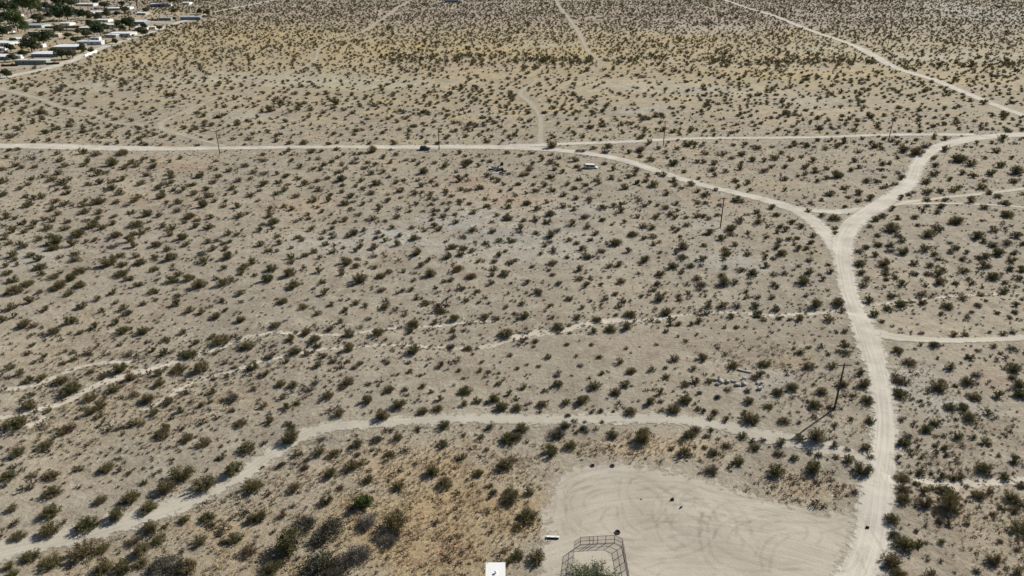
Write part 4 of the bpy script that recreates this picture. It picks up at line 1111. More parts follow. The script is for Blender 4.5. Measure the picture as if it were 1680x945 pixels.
utility_pole(1368.7, 671, 596, 'nearest utility pole with long shadow beside the pale dirt road', 0.05)
utility_pole(1181.8, 372.8, 323.5, 'lone utility pole with crossarm on the flat inside the road bend', 0.05)
utility_pole(1457.5, 232, 197, 'utility pole at upper right beside the cross road', 0.15)
utility_pole(1088, 241, 200, 'utility pole above the centre right of the cross road', 0.1)
utility_pole(720.5, 245, 208, 'utility pole just right of the black parked car', 0.1)
utility_pole(360.5, 251, 213, 'leftmost utility pole beside the cross road', 0.1)
utility_pole(1447, 78, 46, 'left pole of the far close pair beside the diagonal road', 0.1, 2, 0.22, 'far pole pair')
utility_pole(1456, 77, 37, 'right pole of the far close pair beside the diagonal road', 0.1, 2, 0.22, 'far pole pair')
utility_pole(1296, 27, 5, 'left pole of the distant pair near the top edge', 0.1, 1, 0.24, 'distant pole pair')
utility_pole(1302.5, 27, 4, 'right pole of the distant pair near the top edge', 0.1, 1, 0.24, 'distant pole pair')

# ---- chain-link pen
PEN = [(932, 990), (942.2, 901.7), (952.2, 894.4), (1007.8, 890.6), (1020.6, 896.7), (1037, 990)]
PB = [gp(*q) for q in PEN]
PH = height_for(952.2, 894.4, 881.5)
pen = empty('chain_link_pen', PB[2], 0, 'open-sided chain-link fence pen standing on the dirt lot around a bush', 'fence')
off = PB[2].copy()


def chain_panel(a, b, h):
    mb = MB()
    d = (b - a)
    L = d.length
    e = d / L
    stp = 0.16
    for sgn in (1, -1):
        q = -h
        while q < L:
            # wire from (q,0) rising with slope 1, clipped to the bay
            s0, s1 = max(q, 0), min(q + h, L)
            if s1 - s0 > 0.05:
                z0, z1 = s0 - q, s1 - q
                if sgn < 0:
                    z0, z1 = h - z0, h - z1
                mb.tube(a + e * s0 + Vector((0, 0, z0)), a + e * s1 + Vector((0, 0, z1)), 0.006, 0.006, 3)
            q += stp
    return mb


bays = []
for i, fr in enumerate([[0, .09, .18, .27, .36, .45, .54, .63, .72, .81, .90, 1], [0, 1], [0, .26, .37, .5, .74, 1], [0, 1], [0, .1, .2, .3, .4, .5, .6, .7, .8, .9, 1]]):
    if i == 0:
        fr = list(np.linspace(0, 1, 8))
    if i == 4:
        fr = list(np.linspace(0, 1, 8))
    a, b = PB[i] - off, PB[i + 1] - off
    for u, w in zip(fr[:-1], fr[1:]):
        bays.append((a.lerp(b, u), a.lerp(b, w), i))
for k, (a, b, i) in enumerate(bays):
    MB().tube(a + Vector((0, 0, -0.3)), a + Vector((0, 0, PH + 0.04)), 0.05, 0.05, 7).build('post', M['steel'], pen)
    if k == len(bays) - 1:
        MB().tube(b + Vector((0, 0, -0.3)), b + Vector((0, 0, PH + 0.04)), 0.05, 0.05, 7).build('post', M['steel'], pen)
    for z in (0.1, PH * 0.5, PH):
        MB().tube(a + Vector((0, 0, z)), b + Vector((0, 0, z)), 0.035, 0.035, 6).build('rail', M['steel'], pen)
    chain_panel(a + Vector((0, 0, 0.08)), b + Vector((0, 0, 0.08)), PH - 0.1).build('chain_link_panel', M['steel'], pen)

# ---- upturned white table with a zigzag leg frame
p = gp(907, 884)
t = empty('upturned_table', p, R(-3), 'small upturned white table with dark zigzag legs left of the pen', 'table')
MB().box(-0.98, 0.98, -0.10, 0.42, 0.26, 0.33, Matrix.Rotation(R(-14), 4, 'X')).build('table_top', M['white'], t)
MB().box(-0.92, 0.92, -0.05, 0.02, 0.02, 0.24).build('under_shade', M['black'], t)  # black box standing in for the shade beneath the table top
for s in (-1, 1):
    for x0, x1 in ((0.92, 0.5), (0.5, 0.06)):
        zz = [(0.32, 1.25), (1.25, 0.75)][0 if x0 > 0.8 else 1]
        MB().tube((s * x0, 0.42, zz[0]), (s * x1, 0.55, zz[1]), 0.028, 0.028, 6).build('leg', M['black'], t)
MB().tube((-0.92, 0.42, 0.34), (0.92, 0.42, 0.34), 0.022, 0.022, 6).build('crossbar', M['black'], t)

# ---- white flat-roofed shed at the bottom edge
ZR = 2.7
xl, yt = (float(v) for v in at(797, 922, ZR))
xr, _ = (float(v) for v in at(829, 922, ZR))
p = Vector(((xl + xr) / 2, yt, hz(xl, yt)))
shed = empty('white_shed', p, R(1.0), 'small white shed with flat roof and round vent at the bottom edge', 'shed')
w = (xr - xl) / 2
MB().box(-w + 0.1, w - 0.1, -5.4, -0.12, -0.2, ZR - 0.16).build('wall', pmat('shed_wall', (0.6, 0.6, 0.57)), shed)
rf = MB().box(-w, w, -5.5, 0, ZR - 0.15, ZR).build('roof', M['white'], shed)
MB().tube((0.05, -1.95, ZR), (0.05, -1.95, ZR + 0.30), 0.13, 0.13, 12).tube((0.05, -1.95, ZR + 0.30), (0.05, -1.95, ZR + 0.38), 0.22, 0.10, 12).build('vent', M['white'], rf)
MB().tube((-w + 0.22, -0.25, ZR), (-w + 0.22, -0.25, ZR + 0.05), 0.05, 0.05, 8).build('roof_bolt', M['black'], rf)
MB().box(-0.5, 0.5, -5.46, -5.39, 0.0, 2.05).build('door', pmat('shed_door', (0.35, 0.36, 0.36)), shed)

# ---- old tyres and lumps on the lot
for px, py, r0, nm in ((972, 764, 0.42, 'left of the two old tyres at the upper lot edge'), (1004.5, 765, 0.42, 'right of the two old tyres at the upper lot edge'), (1013, 873.5, 0.48, 'old tyre half sunk just behind the chain-link pen')):
    p = gp(px, py)
    q = MB().torus((0, 0, 0), r0 * 0.72, r0 * 0.27).build('old_tyre', M['rubber'], None, p + Vector((0, 0, r0 * 0.22)), (R(8), R(-6), 0), True)
    tag(q, nm, 'tyre', 'old tyres on the lot')


def lump(name, px, py, sx, sy, sz, m, label, cat, group=None, seed=0, rz=0.0, tilt=0.0):
    r_ = np.random.default_rng(seed)
    v, f = [], []
    n, k = 8, 4
    for j in range(k + 1):
        a = math.pi * j / k
        for i in range(n):
            b = 2 * math.pi * i / n
            q = np.array([math.sin(a) * math.cos(b), math.sin(a) * math.sin(b), math.cos(a)])
            q = np.sign(q) * np.abs(q) ** 0.42 * (1 + r_.normal(0, 0.13)) if 0 < j < k else q * (1 if i else 1)
            v.append(q * (sx, sy, sz))
    for j in range(k):
        for i in range(n):
            f.append((j * n + i, j * n + (i + 1) % n, (j + 1) * n + (i + 1) % n, (j + 1) * n + i))
    p = gp(px, py)
    o_ = obj(name, mesh_from(name, np.array(v), f, m), None, p + Vector((0, 0, sz * 0.55)), (tilt, 0, rz))
    return tag(o_, label, cat, group)


lump('dark_rock', 1103, 821, 0.26, 0.22, 0.22, M['charred'], 'upper of two small dark lumps on the open lot', 'rock', 'dark lumps on the lot', 1)
lump('dark_rock', 1117, 834, 0.28, 0.14, 0.14, M['charred'], 'lower of two small dark lumps on the open lot', 'rock', 'dark lumps on the lot', 2, 0.6)
lump('dark_rock', 1423, 866, 0.26, 0.22, 0.24, M['charred'], 'small dark lump where the lot meets the pale road', 'rock', None, 3)
lump('dark_rock', 1052, 798 + 22, 0.1, 0.1, 0.1, M['rock'], 'tiny brown stone among wheel marks on the lot', 'rock', None, 4)

# ---- row of broken concrete
CH = [(1173, 625, .55, .30, .3, -.5), (1177, 632, .5, .28, .3, -.9), (1183, 627.5, .75, .42, .4, -1.0), (1193, 628, .55, .36, .4, -.9), (1202.5, 627, .7, .24, .25, -.6), (1210, 633, .6, .34, .35, -.2),
      (1220, 631.5, .55, .45, .45, -.9), (1221, 623, .5, .4, .4, -.9), (1216, 609, .8, .28, .25, -.5), (1226, 611, 1.0, .24, .22, -.4), (1246, 639, .4, .4, .4, 0), (1250.5, 629, .28, .25, .25, 0), (1242, 630, .16, .34, .25, 0)]
WORDS = ['first', 'second', 'third', 'fourth', 'fifth', 'sixth', 'seventh', 'eighth', 'ninth', 'tenth', 'eleventh', 'twelfth', 'thirteenth']
order = sorted(range(len(CH)), key=lambda i: CH[i][0])
for rank, i in enumerate(order):
    px, py, sx, sy, sz, rz = CH[i]
    lump('concrete_chunk', px, py, sx, sy, sz, M['concrete'], f'pale broken concrete chunk, {WORDS[rank]} from the left in the rubble row', 'rubble', 'broken concrete row', 20 + i, rz, 0.15)


# ---- vehicles
def car(name, px, py, yaw, paint, label, L=4.6, W=1.85, kind='suv', wheels=True, sink=0.0, group=None):
    p = gp(px, py)
    p.z -= sink
    t_ = empty(name, p, yaw, label, 'car', group)
    h = L / 2
    low = [(-h, 0.42), (-h, 0.95), (-h + 0.08, 1.02), (h * 0.38, 1.02), (h - 0.12, 0.88), (h, 0.72), (h, 0.40)]
    MB().extrude(low, -W / 2, W / 2).build('body', paint, t_)
    if kind == 'suv':
        cab = [(-h + 0.10, 1.02), (-h + 0.32, 1.66), (h * 0.08, 1.68), (h * 0.40, 1.02)]
    elif kind == 'pickup':
        cab = [(-0.25, 1.02), (-0.15, 1.70), (0.62, 1.70), (1.15, 1.02)]
    else:
        cab = [(-h + 0.05, 1.02), (-h + 0.15, 1.95), (h * 0.45, 1.95), (h * 0.68, 1.02)]
    mb = MB().extrude(cab, -W / 2 + 0.08, W / 2 - 0.08)
    cb = mb.build('cabin', paint, t_)
    x0, x1 = cab[1][0] + 0.15, cab[2][0] - 0.05
    zt = cab[1][1]
    xm = (x0 + x1) / 2
    for s in (-1, 1):
        y0 = s * (W / 2 - 0.075)
        for a, b in ((x0, xm - 0.06), (xm + 0.06, x1 + 0.22)):
            MB().extrude([(a, 1.10), (a + 0.05, zt - 0.12), (min(b, x1), zt - 0.12), (b, 1.10)], min(y0, y0 + s * 0.01), max(y0, y0 + s * 0.01)).build('side_window', M['glass'], cb)
    (xa, za), (xb, zb) = cab[2], cab[3]
    dx, dz = (zb - za), -(xb - xa)
    l = math.hypot(dx, dz)
    ox_, oz_ = -dx / l * 0.012, -dz / l * 0.012
    MB().add([(xa + ox_ + 0.06 * (xb - xa), -W / 2 + 0.18, za + oz_ - 0.06 * (za - zb)), (xa + ox_ + 0.06 * (xb - xa), W / 2 - 0.18, za + oz_ - 0.06 * (za - zb)), (xb + ox_ - 0.06 * (xb - xa), W / 2 - 0.14, zb + oz_ + 0.05), (xb + ox_ - 0.06 * (xb - xa), -W / 2 + 0.14, zb + oz_ + 0.05)], [(0, 3, 2, 1)]).build('windscreen', M['glass'], cb)
    for s in (-1, 1):
        MB().box(h - 0.02, h + 0.02, s * W * 0.36 - 0.16, s * W * 0.36 + 0.16, 0.62, 0.74).build('headlight', pmat('lamp_lens', (0.5, 0.5, 0.5), rough=0.2), t_)
    for sx in (-1, 1):
        for s in (-1, 1):
            c = Vector((sx * h * 0.62, s * (W / 2 - 0.08), 0.36))
            if wheels:
                wh = MB().tube(c + Vector((0, -0.13, 0)), c + Vector((0, 0.13, 0)), 0.36, 0.36, 14).build('wheel', M['rubber'], t_)
                MB().tube(c + Vector((0, s * 0.125, 0)), c + Vector((0, s * 0.145, 0)), 0.2, 0.19, 10).build('rim', M['steel'], wh)
            else:
                MB().tube(c + Vector((0, s * 0.05, 0.12)), c + Vector((0, s * 0.10, 0.12)), 0.34, 0.34, 12).build('wheel_arch', M['black'], t_)
    return t_


car('parked_car', 697.5, 245, R(-6), M['carblack'], 'black car parked on the pale cross road', 4.5)
car('car_wreck', 970, 276, R(-8), M['white'], 'white stripped car wreck lying just below the curving road', 5.0, 2.0, 'van', False, 0.35)

# ---- burnt debris heap
DB = [(806, 279, 2.2, .9, .5, 'charred', .2), (811, 276, 2.6, .15, 1.0, 'white', .1), (815, 280, 3.2, 1.2, .5, 'charred', -.1), (809, 281.5, 2.4, .6, .3, 'white', -.3), (821, 279, 2.6, .8, .6, 'charred', .1),
      (823, 275.5, 1.8, .5, .5, 'white', 0), (819, 283, 1.6, .8, .4, 'white', .4), (825, 284, 2.4, .5, .3, 'charred', -.3), (813, 284, 2.6, .6, .2, 'white', .0), (816.5, 277, .5, .5, 1.5, 'charred', 0), (804, 277, .9, .5, .7, 'white', .7),
      (823, 270.5, 1.0, .9, 1.2, 'charred', .3), (822, 286, 1.8, .4, .2, 'charred', .2), (828, 281, 1.6, .7, .4, 'charred', .1)]
WORDS2 = WORDS + ['last']
order = sorted(range(len(DB)), key=lambda i: DB[i][0])
for rank, i in enumerate(order):
    px, py, sx, sy, sz, mm, rz = DB[i]
    p = gp(px, py)
    mtx = Matrix.Rotation(R(random.uniform(-14, 14)), 4, 'X') @ Matrix.Rotation(R(random.uniform(-10, 10)), 4, 'Y')
    mb = MB().box(-sx / 2, sx / 2, -sy / 2, sy / 2, 0, sz, mtx, 0.06).box(-sx * .3, sx * .45, -sy * .62, -sy * .5, 0.05, sz * .8, mtx)
    q = mb.build('debris_panel', M[mm], None, p, (0, 0, rz))
    tag(q, f"{'burnt black' if mm == 'charred' else 'torn white'} panel, {WORDS2[rank]} from the left in the debris heap", 'debris', 'burnt debris heap')

# ------------------------------------------------------------------ the settlement at upper left
BC = {'white': (0.78, 0.78, 0.76), 'cream': (0.74, 0.71, 0.64), 'grey': (0.62, 0.62, 0.60), 'sage': (0.27, 0.30, 0.26), 'blue': (0.24, 0.27, 0.32), 'violet': (0.36, 0.34, 0.38), 'teal': (0.40, 0.44, 0.42), 'brown': (0.14, 0.10, 0.075),
      'tan': (0.42, 0.36, 0.27), 'lightblue': (0.50, 0.57, 0.62), 'dark': (0.07, 0.075, 0.08)}
BLD = []


def house(x0, x1, yb, wall, roof, label, h=2.7, depth=7.0, kind='gable', yaw=0.0, short=None, nwin=None, cat='house', name='house'):
    cx = (x0 + x1) / 2
    p = gp(cx, yb)
    wd_ = max(3.0, (x1 - x0) / FPX * float(slant(cx, yb)))
    t_ = empty(name, p, yaw, label, cat, 'houses of the settlement' if cat == 'house' else None)
    w_ = wd_ / 2
    wm, rm = pmat('wall_' + wall, BC[wall]), (M['roofwhite'] if roof == 'white' else pmat('roof_' + roof, BC[roof], rough=0.4, spec=0.5))
    if kind == 'gable':
        depth *= 1.7
        h -= 0.3
        rise = 0.55
        prof = [(0, -0.4), (depth, -0.4), (depth, h), (depth / 2, h + rise), (0, h)]
        mb = MB()
        n_ = len(prof)
        vs_ = [(-w_, y_, z_) for y_, z_ in prof] + [(w_, y_, z_) for y_, z_ in prof]
        mb.add(vs_, [(i, (i + 1) % n_, n_ + (i + 1) % n_, n_ + i) for i in range(n_)] + [tuple(range(n_)), tuple(range(2 * n_ - 1, n_ - 1, -1))])
        mb.build('wall', wm, t_)
        o_ = 0.45
        k_ = rise / (depth / 2)
        rp = [(-o_, h - o_ * k_ + 0.02), (depth / 2, h + rise + 0.02), (depth + o_, h - o_ * k_ + 0.02), (depth + o_, h - o_ * k_ + 0.16), (depth / 2, h + rise + 0.17), (-o_, h - o_ * k_ + 0.16)]
        vs_ = [(-w_ - o_, y_, z_) for y_, z_ in rp] + [(w_ + o_, y_, z_) for y_, z_ in rp]
        rf_ = MB().add(vs_, [(i, (i + 1) % 6, 6 + (i + 1) % 6, 6 + i) for i in range(6)] + [(0, 1, 4, 5), (1, 2, 3, 4), (11, 10, 7, 6), (10, 9, 8, 7)]).build('roof', rm, t_)
        MB().box(w_ * .3, w_ * .3 + .5, depth * .55, depth * .55 + .5, h + 0.4, h + rise + .7).build('chimney', pmat('flue', (0.3, 0.3, 0.3)), rf_)
    else:
        MB().box(-w_, w_, 0, depth, -0.4, h).build('wall', wm, t_)
        o_ = 0.3
        rf_ = MB().box(-w_ - o_, w_ + o_, -o_, depth + o_, h + 0.003, h + 0.22, None, 0.15).build('roof', rm, t_)
        MB().box(-w_ * .2, -w_ * .2 + 1.0, depth * .4, depth * .4 + 1.0, h + 0.2, h + 0.75).build('roof_cooler', pmat('flue', (0.3, 0.3, 0.3)), rf_)
    nw = nwin if nwin is not None else max(1, int(wd_ / 4.5))
    for i in range(nw):
        xc = -w_ + wd_ * (i + 0.5) / nw - (0.5 if nw > 1 else wd_ * .2)
        f_ = MB().box(xc - .72, xc + .72, -0.07, -0.003, 1.0, 2.15).build('window', pmat('window_frame', (0.7, 0.7, 0.7)), t_)
        MB().box(xc - .62, xc + .62, -0.085, -0.072, 1.1, 2.05).build('pane', M['glass'], f_)
    d_ = MB().box(w_ * .12 + .6, w_ * .12 + 1.5, -0.06, -0.003, -0.2, 2.05).build('door', pmat('door_paint', (0.16, 0.14, 0.12)), t_)
    MB().box(w_ * .12 + .68, w_ * .12 + .74, -0.12, -0.062, 0.95, 1.05).build('handle', M['steel'], d_)
    BLD.append((float(p.x), float(p.y), short or label))
    return t_


house(30, 72, 106, 'sage', 'grey', 'long sage green mobile home with pale end nearest the diagonal road', 2.9, 6, 'flat', 0, 'the long sage green mobile home')
house(56, 92, 94, 'blue', 'white', 'low house with broad white roof behind the sage green mobile home', 2.6, 9, 'gable', 0, 'the broad white roof')
house(-14, 14, 98.5, 'blue', 'white', 'blue house with white roof cut by the left edge', 2.7, 8, 'gable', 0, 'the blue house at the left edge')
house(18, 33, 97, 'cream', 'white', 'small pale trailer left of the sage green mobile home', 2.5, 4, 'flat', 0, 'the small pale trailer')
house(93, 124, 83, 'violet', 'white', 'violet grey house with pale gabled roof behind the olive trees', 3.0, 10, 'gable', 0.08, 'the violet grey house')
house(131, 163, 74, 'lightblue', 'white', 'long pale blue house with white flat roof near the road', 2.8, 7, 'flat', 0.05, 'the long pale blue house')
house(108, 118, 90, 'white', 'white', 'small white outbuilding right of the violet grey house', 2.0, 4, 'gable', 0.2, 'the small white outbuilding', 1)
house(16, 43, 68, 'grey', 'white', 'white roofed house in the yard with orange soil', 2.7, 9, 'gable', 0, 'the white roofed house')
house(-12, 12, 75, 'grey', 'white', 'white gabled house at the left edge above the orange soil', 2.9, 9, 'gable', 0, 'the white gabled house at the edge')
house(-10, 7, 84, 'white', 'white', 'low white shed touching the left edge', 2.2, 5, 'flat', 0, 'the low white edge shed', 1)
house(43, 66, 46, 'teal', 'teal', 'pale teal house below the village street', 3.0, 10, 'gable', 0, 'the pale teal house')
house(48, 64, 57, 'dark', 'grey', 'dark grey trailer beneath the pale teal house', 2.6, 4, 'flat', 0, 'the dark grey trailer')
house(66, 74, 56, 'white', 'white', 'tiny white shed beside the dark grey trailer', 2.3, 4, 'flat', 0.2, 'the tiny white shed', 1)
house(132, 144, 49.5, 'dark', 'white', 'small white roofed shed at the end of the brown fence', 2.5, 6, 'gable', 0, 'the white roofed shed by the fence', 1)
house(170, 194, 45, 'cream', 'white', 'white house behind the dark evergreen clump', 2.8, 8, 'gable', 0, 'the white house behind the evergreens')
house(183, 211, 59.5, 'grey', 'white', 'grey house with white roof below the big dark tree', 3.0, 9, 'gable', 0, 'the grey house below the big tree')
house(174, 190, 61, 'violet', 'white', 'white awning shed in front of the grey house', 2.3, 5, 'flat', -0.15, 'the white awning shed', 1)
house(223, 240, 49.5, 'cream', 'white', 'bright white house right of the big dark tree', 2.8, 8, 'gable', 0, 'the bright white house')
house(240, 254, 48.5, 'grey', 'cream', 'low flat roofed annex beside the bright white house', 2.4, 6, 'flat', 0, 'the low annex')
house(220, 236, 39, 'blue', 'white', 'blue walled house behind the bright white house', 2.6, 8, 'gable', 0, 'the blue walled house')
house(298, 326, 32.5, 'blue', 'lightblue', 'long blue trailer at the right end of the village', 3.2, 6, 'flat', 0, 'the long blue trailer')
house(262, 279, 33, 'blue', 'lightblue', 'dark blue trailer left of the long blue trailer', 2.7, 5, 'flat', 0, 'the dark blue trailer')
house(279, 288, 31, 'brown', 'tan', 'small brown shed between the two blue trailers', 3.0, 5, 'gable', 0, 'the small brown shed', 1)
house(129, 151, 10, 'grey', 'white', 'white house close to the top edge right of the dark trees', 3.0, 10, 'gable', 0, 'the white house at the top')
house(124, 144, 25, 'lightblue', 'lightblue', 'pale blue roofed house half hidden by dark trees', 3.0, 12, 'gable', 0, 'the pale blue roofed house')
house(147, 166, 23, 'lightblue', 'white', 'white roofed house right of the pale blue roof', 2.8, 9, 'gable', 0, 'the white roof beside the pale blue')
house(179, 195, 17, 'blue', 'white', 'small blue gabled house near the top of the village', 3.0, 10, 'gable', 0.25, 'the small blue gabled house')
house(248, 270, 11, 'violet', 'grey', 'grey roofed house near the top edge between green trees', 3.2, 11, 'gable', 0, 'the grey roofed house')
house(270, 279, 10.5, 'white', 'white', 'white cabin attached right of the grey roofed house', 2.6, 6, 'flat', 0, 'the white cabin', 1)
house(-6, 14, 8, 'grey', 'white', 'white roofed house in the top left corner', 3.0, 10, 'gable', 0, 'the top left corner house')
house(19, 28, 12, 'cream', 'white', 'small white house between trees in the top left', 2.8, 8, 'gable', 0, 'the small white house between trees', 1)
house(70, 96, 17, 'cream', 'white', 'white house behind a row of tall trunks', 3.0, 8, 'flat', 0, 'the white house behind the trunks')
house(21, 34, 28, 'grey', 'tan', 'tan roofed trailer above the village street', 2.6, 5, 'flat', 0, 'the tan roofed trailer')
house(150, 162, 66, 'white', 'white', 'white trailer behind the long pale blue house', 2.6, 4, 'flat', 0, 'the white trailer', 1)
house(100, 113, 42, 'cream', 'white', 'cream cottage above the brown board fence', 2.6, 7, 'gable', 0, 'the cream cottage', 1)
house(200, 212, 15, 'white', 'white', 'white cottage right of the small blue gabled house', 2.6, 7, 'gable', 0, 'the white cottage', 1)
house(2, 12, 55, 'white', 'white', 'little white house by the left edge below the street', 2.6, 7, 'gable', 0, 'the little white edge house', 1)
house(84, 95, 60, 'tan', 'cream', 'tan cabin in the middle of the village', 2.6, 6, 'flat', 0, 'the tan cabin', 1)
house(60, 70, 78, 'white', 'white', 'tiny white cabin left of the violet grey house', 2.4, 5, 'flat', 0, 'the tiny white cabin', 1)
house(160, 176, 36, 'cream', 'white', 'low cream house left of the evergreen clump', 2.6, 7, 'gable', 0, 'the low cream house', 1)
house(226, 238, 25, 'tan', 'white', 'tan house with white roof above the sandy yard', 2.6, 7, 'gable', 0, 'the tan house', 1)
house(300, 310, 8, 'white', 'white', 'isolated white house beyond the long blue trailer', 2.8, 7, 'gable', 0, 'the isolated white house', 1)
house(730, 751, 4, 'blue', 'dark', 'dark roofed building at the top edge left of centre', 3.2, 9, 'gable', 0, 'the dark building')
house(752, 758, 4, 'white', 'white', 'small white block beside the dark top-edge building', 3.0, 5, 'flat', 0, 'the small white block', 1)


def fence(x0, y0, x1, y1, h, m, label, name='board_fence', cat='fence'):
    a, b = gp(x0, y0), gp(x1, y1)
    t_ = empty(name, a, 0, label, cat)
    d = b - a
    n_ = max(2, int(d.length / 6))
    for i in range(n_):
        p0, p1 = d * (i / n_), d * ((i + 1) / n_)
        e = (p1 - p0).normalized()
        q = p1 - e * 0.12
        s = Vector((-e.y, e.x, 0)) * 0.04
        MB().add([p0 - s, q - s, q + s, p0 + s] + [v + Vector((0, 0, h)) for v in (p0 - s, q - s, q + s, p0 + s)], [(3, 2, 1, 0), (4, 5, 6, 7), (0, 1, 5, 4), (1, 2, 6, 5), (2, 3, 7, 6), (3, 0, 4, 7)]).build('fence_panel', m, t_)
        MB().tube(p1 - e * 0.06, p1 - e * 0.06 + Vector((0, 0, h + 0.15)), 0.06, 0.06, 5).build('post', m, t_)


fence(74, 46.5, 131, 46, 1.9, pmat('fence_brown', (0.11, 0.08, 0.06)), 'long dark brown board fence across the village yards')
fence(73, 51.5, 125, 51.5, 1.6, pmat('fence_pale', (0.50, 0.46, 0.38)), 'long pale yard wall below the brown fence', 'yard_wall', 'wall')
fence(140, 93.5, 160, 86, 1.8, M['white'], 'white panel wall along the diagonal road', 'panel_wall', 'wall')
fence(242, 33.5, 260, 33.5, 2.0, pmat('fence_brown2', (0.13, 0.09, 0.07)), 'brown board fence left of the dark blue trailer')
fence(254, 44.5, 266, 44.5, 1.6, pmat('fence_brown3', (0.12, 0.07, 0.05)), 'short brown fence right of the low annex')
fence(76, 107, 98, 106, 1.5, pmat('fence_dark', (0.05, 0.045, 0.04)), 'dark fence right of the sage green mobile home')
fence(2, 109.5, 30, 108.5, 1.5, pmat('fence_dark', (0.05, 0.045, 0.04)), 'dark fence left of the sage green mobile home')
for i, (px, py, pm, lb) in enumerate([(69, 24, 'white', 'white car on the village street below the tall trees'), (52, 30.5, 'cream', 'cream car parked along the village street'), (94, 28, 'tan', 'tan car beside the dark evergreens'),
                                     (118, 38.5, 'white', 'white car behind the brown board fence'), (172, 72, 'dark', 'dark car right of the long pale blue house'), (206, 66, 'white', 'white car beside the diagonal road in the village'),
                                     (283, 43, 'dark', 'dark car in the sandy village yard'), (276, 44.5, 'sage', 'green car in the sandy village yard'), (299, 39.5, 'cream', 'pale car at the sandy yard edge by the road')]):
    car('village_car', px, py, R(random.uniform(-20, 20)), pmat('car_' + pm, BC[pm], rough=0.3, var=0.04), lb, 4.6, 1.8, 'suv', True, 0, 'village cars')


# ---- trees
def crown_mesh(seed, m, n=1500, lobes=11, leaf=0.15, tall=1.0):
    r_ = np.random.default_rng(seed)
    c = r_.normal(0, 1, (lobes, 3))
    c /= np.linalg.norm(c, axis=1)[:, None]
    c *= r_.uniform(0.25, 0.68, (lobes, 1)) * [1, 1, 0.8]
    rad = r_.uniform(0.26, 0.46, lobes)
    k_ = r_.integers(0, lobes, n)
    d = r_.normal(0, 1, (n, 3))
    d /= np.linalg.norm(d, axis=1)[:, None]
    P = c[k_] + d * (rad[k_] * r_.uniform(0.5, 1.05, n) ** 0.5)[:, None]
    P[:, 2] = P[:, 2] * 0.85 * tall + 0.95 * tall
    P[:, 2] = np.maximum(P[:, 2], 0.12)
    a = r_.normal(0, 1, (n, 3))
    a /= np.linalg.norm(a, axis=1)[:, None]
    b = np.cross(a, d + 0.3 * r_.normal(0, 1, (n, 3)))
    b /= np.linalg.norm(b, axis=1)[:, None] + 1e-6
    L = leaf * r_.uniform(0.6, 1.4, (n, 1))
    V = np.stack([P - a * L * .5, P + b * L * .4, P + a * L * .5, P - b * L * .4], 1).reshape(-1, 3)
    return mesh_from('crown', V, np.arange(n * 4).reshape(-1, 4), m)


def trunk_mesh(seed):
    r_ = random.Random(seed)
    mb = MB().tube((0, 0, -0.05), (0.02, 0.02, 0.55), 0.06, 0.042, 7)
    for i in range(5):
        a = 6.28 * i / 5 + r_.uniform(-.4, .4)
        mb.tube((0.02, 0.02, 0.5), (math.cos(a) * .45, math.sin(a) * .45, r_.uniform(.85, 1.2)), 0.035, 0.012, 5)
    return mb.mesh('trunk', M['twig'])


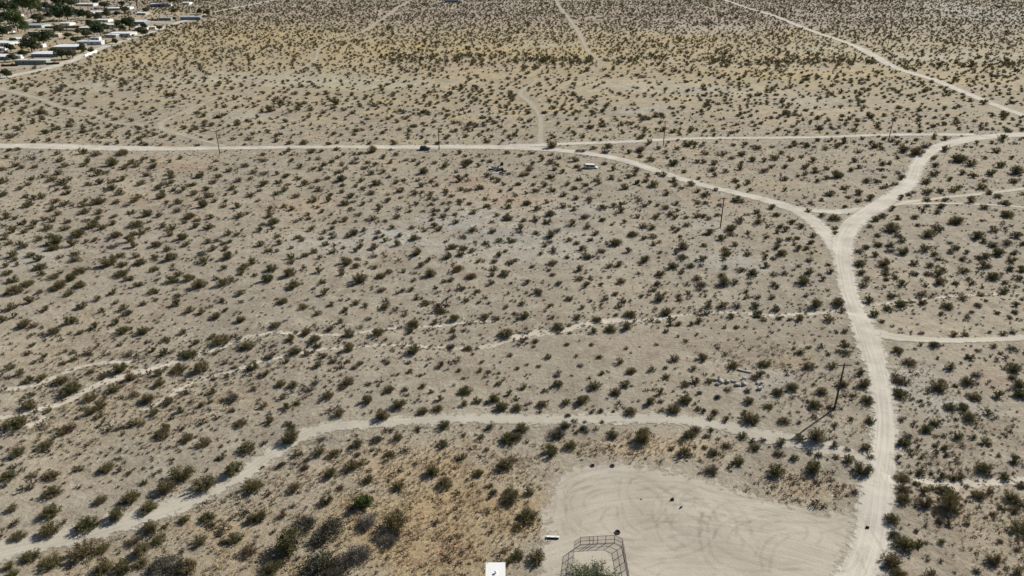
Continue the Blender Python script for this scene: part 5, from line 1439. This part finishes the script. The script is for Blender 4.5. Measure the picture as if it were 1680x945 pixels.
CR = {k: [crown_mesh(400 + 10 * i + j, M['tree_' + k], tall=(1.25 if k == 'light' else 1.0)) for j in range(3)] for i, k in enumerate(('dark', 'olive', 'light'))}
TK = [trunk_mesh(i) for i in range(3)]
TREES = [(52, 24, 26, 'light'), (38, 18, 20, 'light'), (62, 20, 16, 'olive'), (28, 14, 18, 'dark'), (8, 22, 24, 'dark'), (20, 21, 16, 'dark'), (76, 17, 12, 'dark'), (88, 17, 9, 'dark'), (102, 14, 22, 'dark'), (118, 12, 18, 'dark'),
         (112, 34, 28, 'dark'), (98, 33, 14, 'dark'), (125, 27, 12, 'dark'), (137, 31, 14, 'dark'), (150, 33, 14, 'olive'), (163, 34, 13, 'olive'), (30, 53, 24, 'light'), (42, 54, 14, 'light'), (5, 60, 14, 'dark'), (16, 55, 12, 'olive'),
         (72, 73, 25, 'dark'), (53, 86, 24, 'olive'), (40, 95, 13, 'dark'), (102, 98, 18, 'olive'), (120, 97, 18, 'olive'), (135, 87, 15, 'olive'), (142, 62, 15, 'olive'), (125, 71, 14, 'olive'), (165, 58, 22, 'dark'), (155, 55, 12, 'dark'),
         (213, 50, 22, 'dark'), (202, 53, 11, 'light'), (225, 11, 26, 'light'), (288, 10, 22, 'light'), (286, 23, 9, 'dark'), (328, 23, 9, 'dark'), (191, 28, 9, 'dark'), (238, 49, 10, 'olive'), (175, 30, 14, 'olive'), (100, 56, 15, 'olive'),
         (172, 14, 14, 'olive'), (200, 10, 9, 'dark'), (36, 42, 7, 'dark'), (82, 31, 12, 'olive'), (190, 73, 9, 'olive'), (66, 38, 18, 'olive'), (188, 3, 12, 'olive'), (340, 26, 12, 'olive'), (22, 101, 13, 'olive'), (12, 128, 14, 'dark'), (150, 88, 9, 'olive'), (235, 60, 14, 'olive'), (14, 38, 18, 'dark'), (24, 30, 12, 'olive'), (84, 62, 13, 'dark'), (58, 66, 12, 'olive'), (112, 62, 12, 'olive'), (90, 88, 11, 'olive'), (18, 86, 14, 'dark'), (150, 46, 12, 'dark'), (176, 52, 12, 'dark'), (206, 22, 12, 'olive'), (240, 22, 10, 'olive'), (158, 8, 14, 'dark'), (92, 6, 16, 'dark'), (135, 4, 14, 'olive'), (44, 8, 18, 'light'), (64, 8, 16, 'light'), (250, 62, 8, 'olive'), (128, 56, 10, 'olive'), (108, 88, 9, 'olive'), (24, 72, 11, 'dark'), (2, 40, 14, 'dark'), (196, 46, 13, 'dark'), (262, 50, 9, 'olive')]
seen_l = {}
TL = []
for px, py, w_, k in TREES:
    p = gp(px, py)
    dd = [math.hypot(p.x - b[0], (p.y - b[1]) * 0.5) for b in BLD]
    bi = int(np.argmin(dd))
    bx, by, bs = BLD[bi]
    if abs(p.y - by) * 0.35 > abs(p.x - bx):
        side = 'behind' if p.y > by else 'in front of'
    else:
        side = 'right of' if p.x > bx else 'left of'
    adj = {'dark': 'dark evergreen tree', 'olive': 'dull olive tree', 'light': 'fresh green tree'}[k]
    TL.append((p, w_, k, adj, side, bs, px, py))
cnt = {}
for q in TL:
    cnt.setdefault((q[3], q[4], q[5]), []).append(q[6])
for p, w_, k, adj, side, bs, px, py in TL:
    xs = sorted(cnt[(adj, side, bs)])
    pre = '' if len(xs) == 1 else ['leftmost ', 'second-from-left ', 'third-from-left ', 'fourth-from-left ', 'fifth-from-left ', 'sixth-from-left ', 'seventh-from-left '][xs.index(px)]
    rad = 1.25 * w_ / 2 / FPX * float(slant(px, py))
    t_ = empty('village_tree', p, random.uniform(0, 6.28), f'{pre}{adj} {side} {bs}', 'tree', 'trees of the settlement')
    s = (rad, rad, rad * random.uniform(0.75, 0.95))
    obj('trunk', random.choice(TK), t_, scale=s)
    obj('crown', random.choice(CR[k]), t_, scale=s)
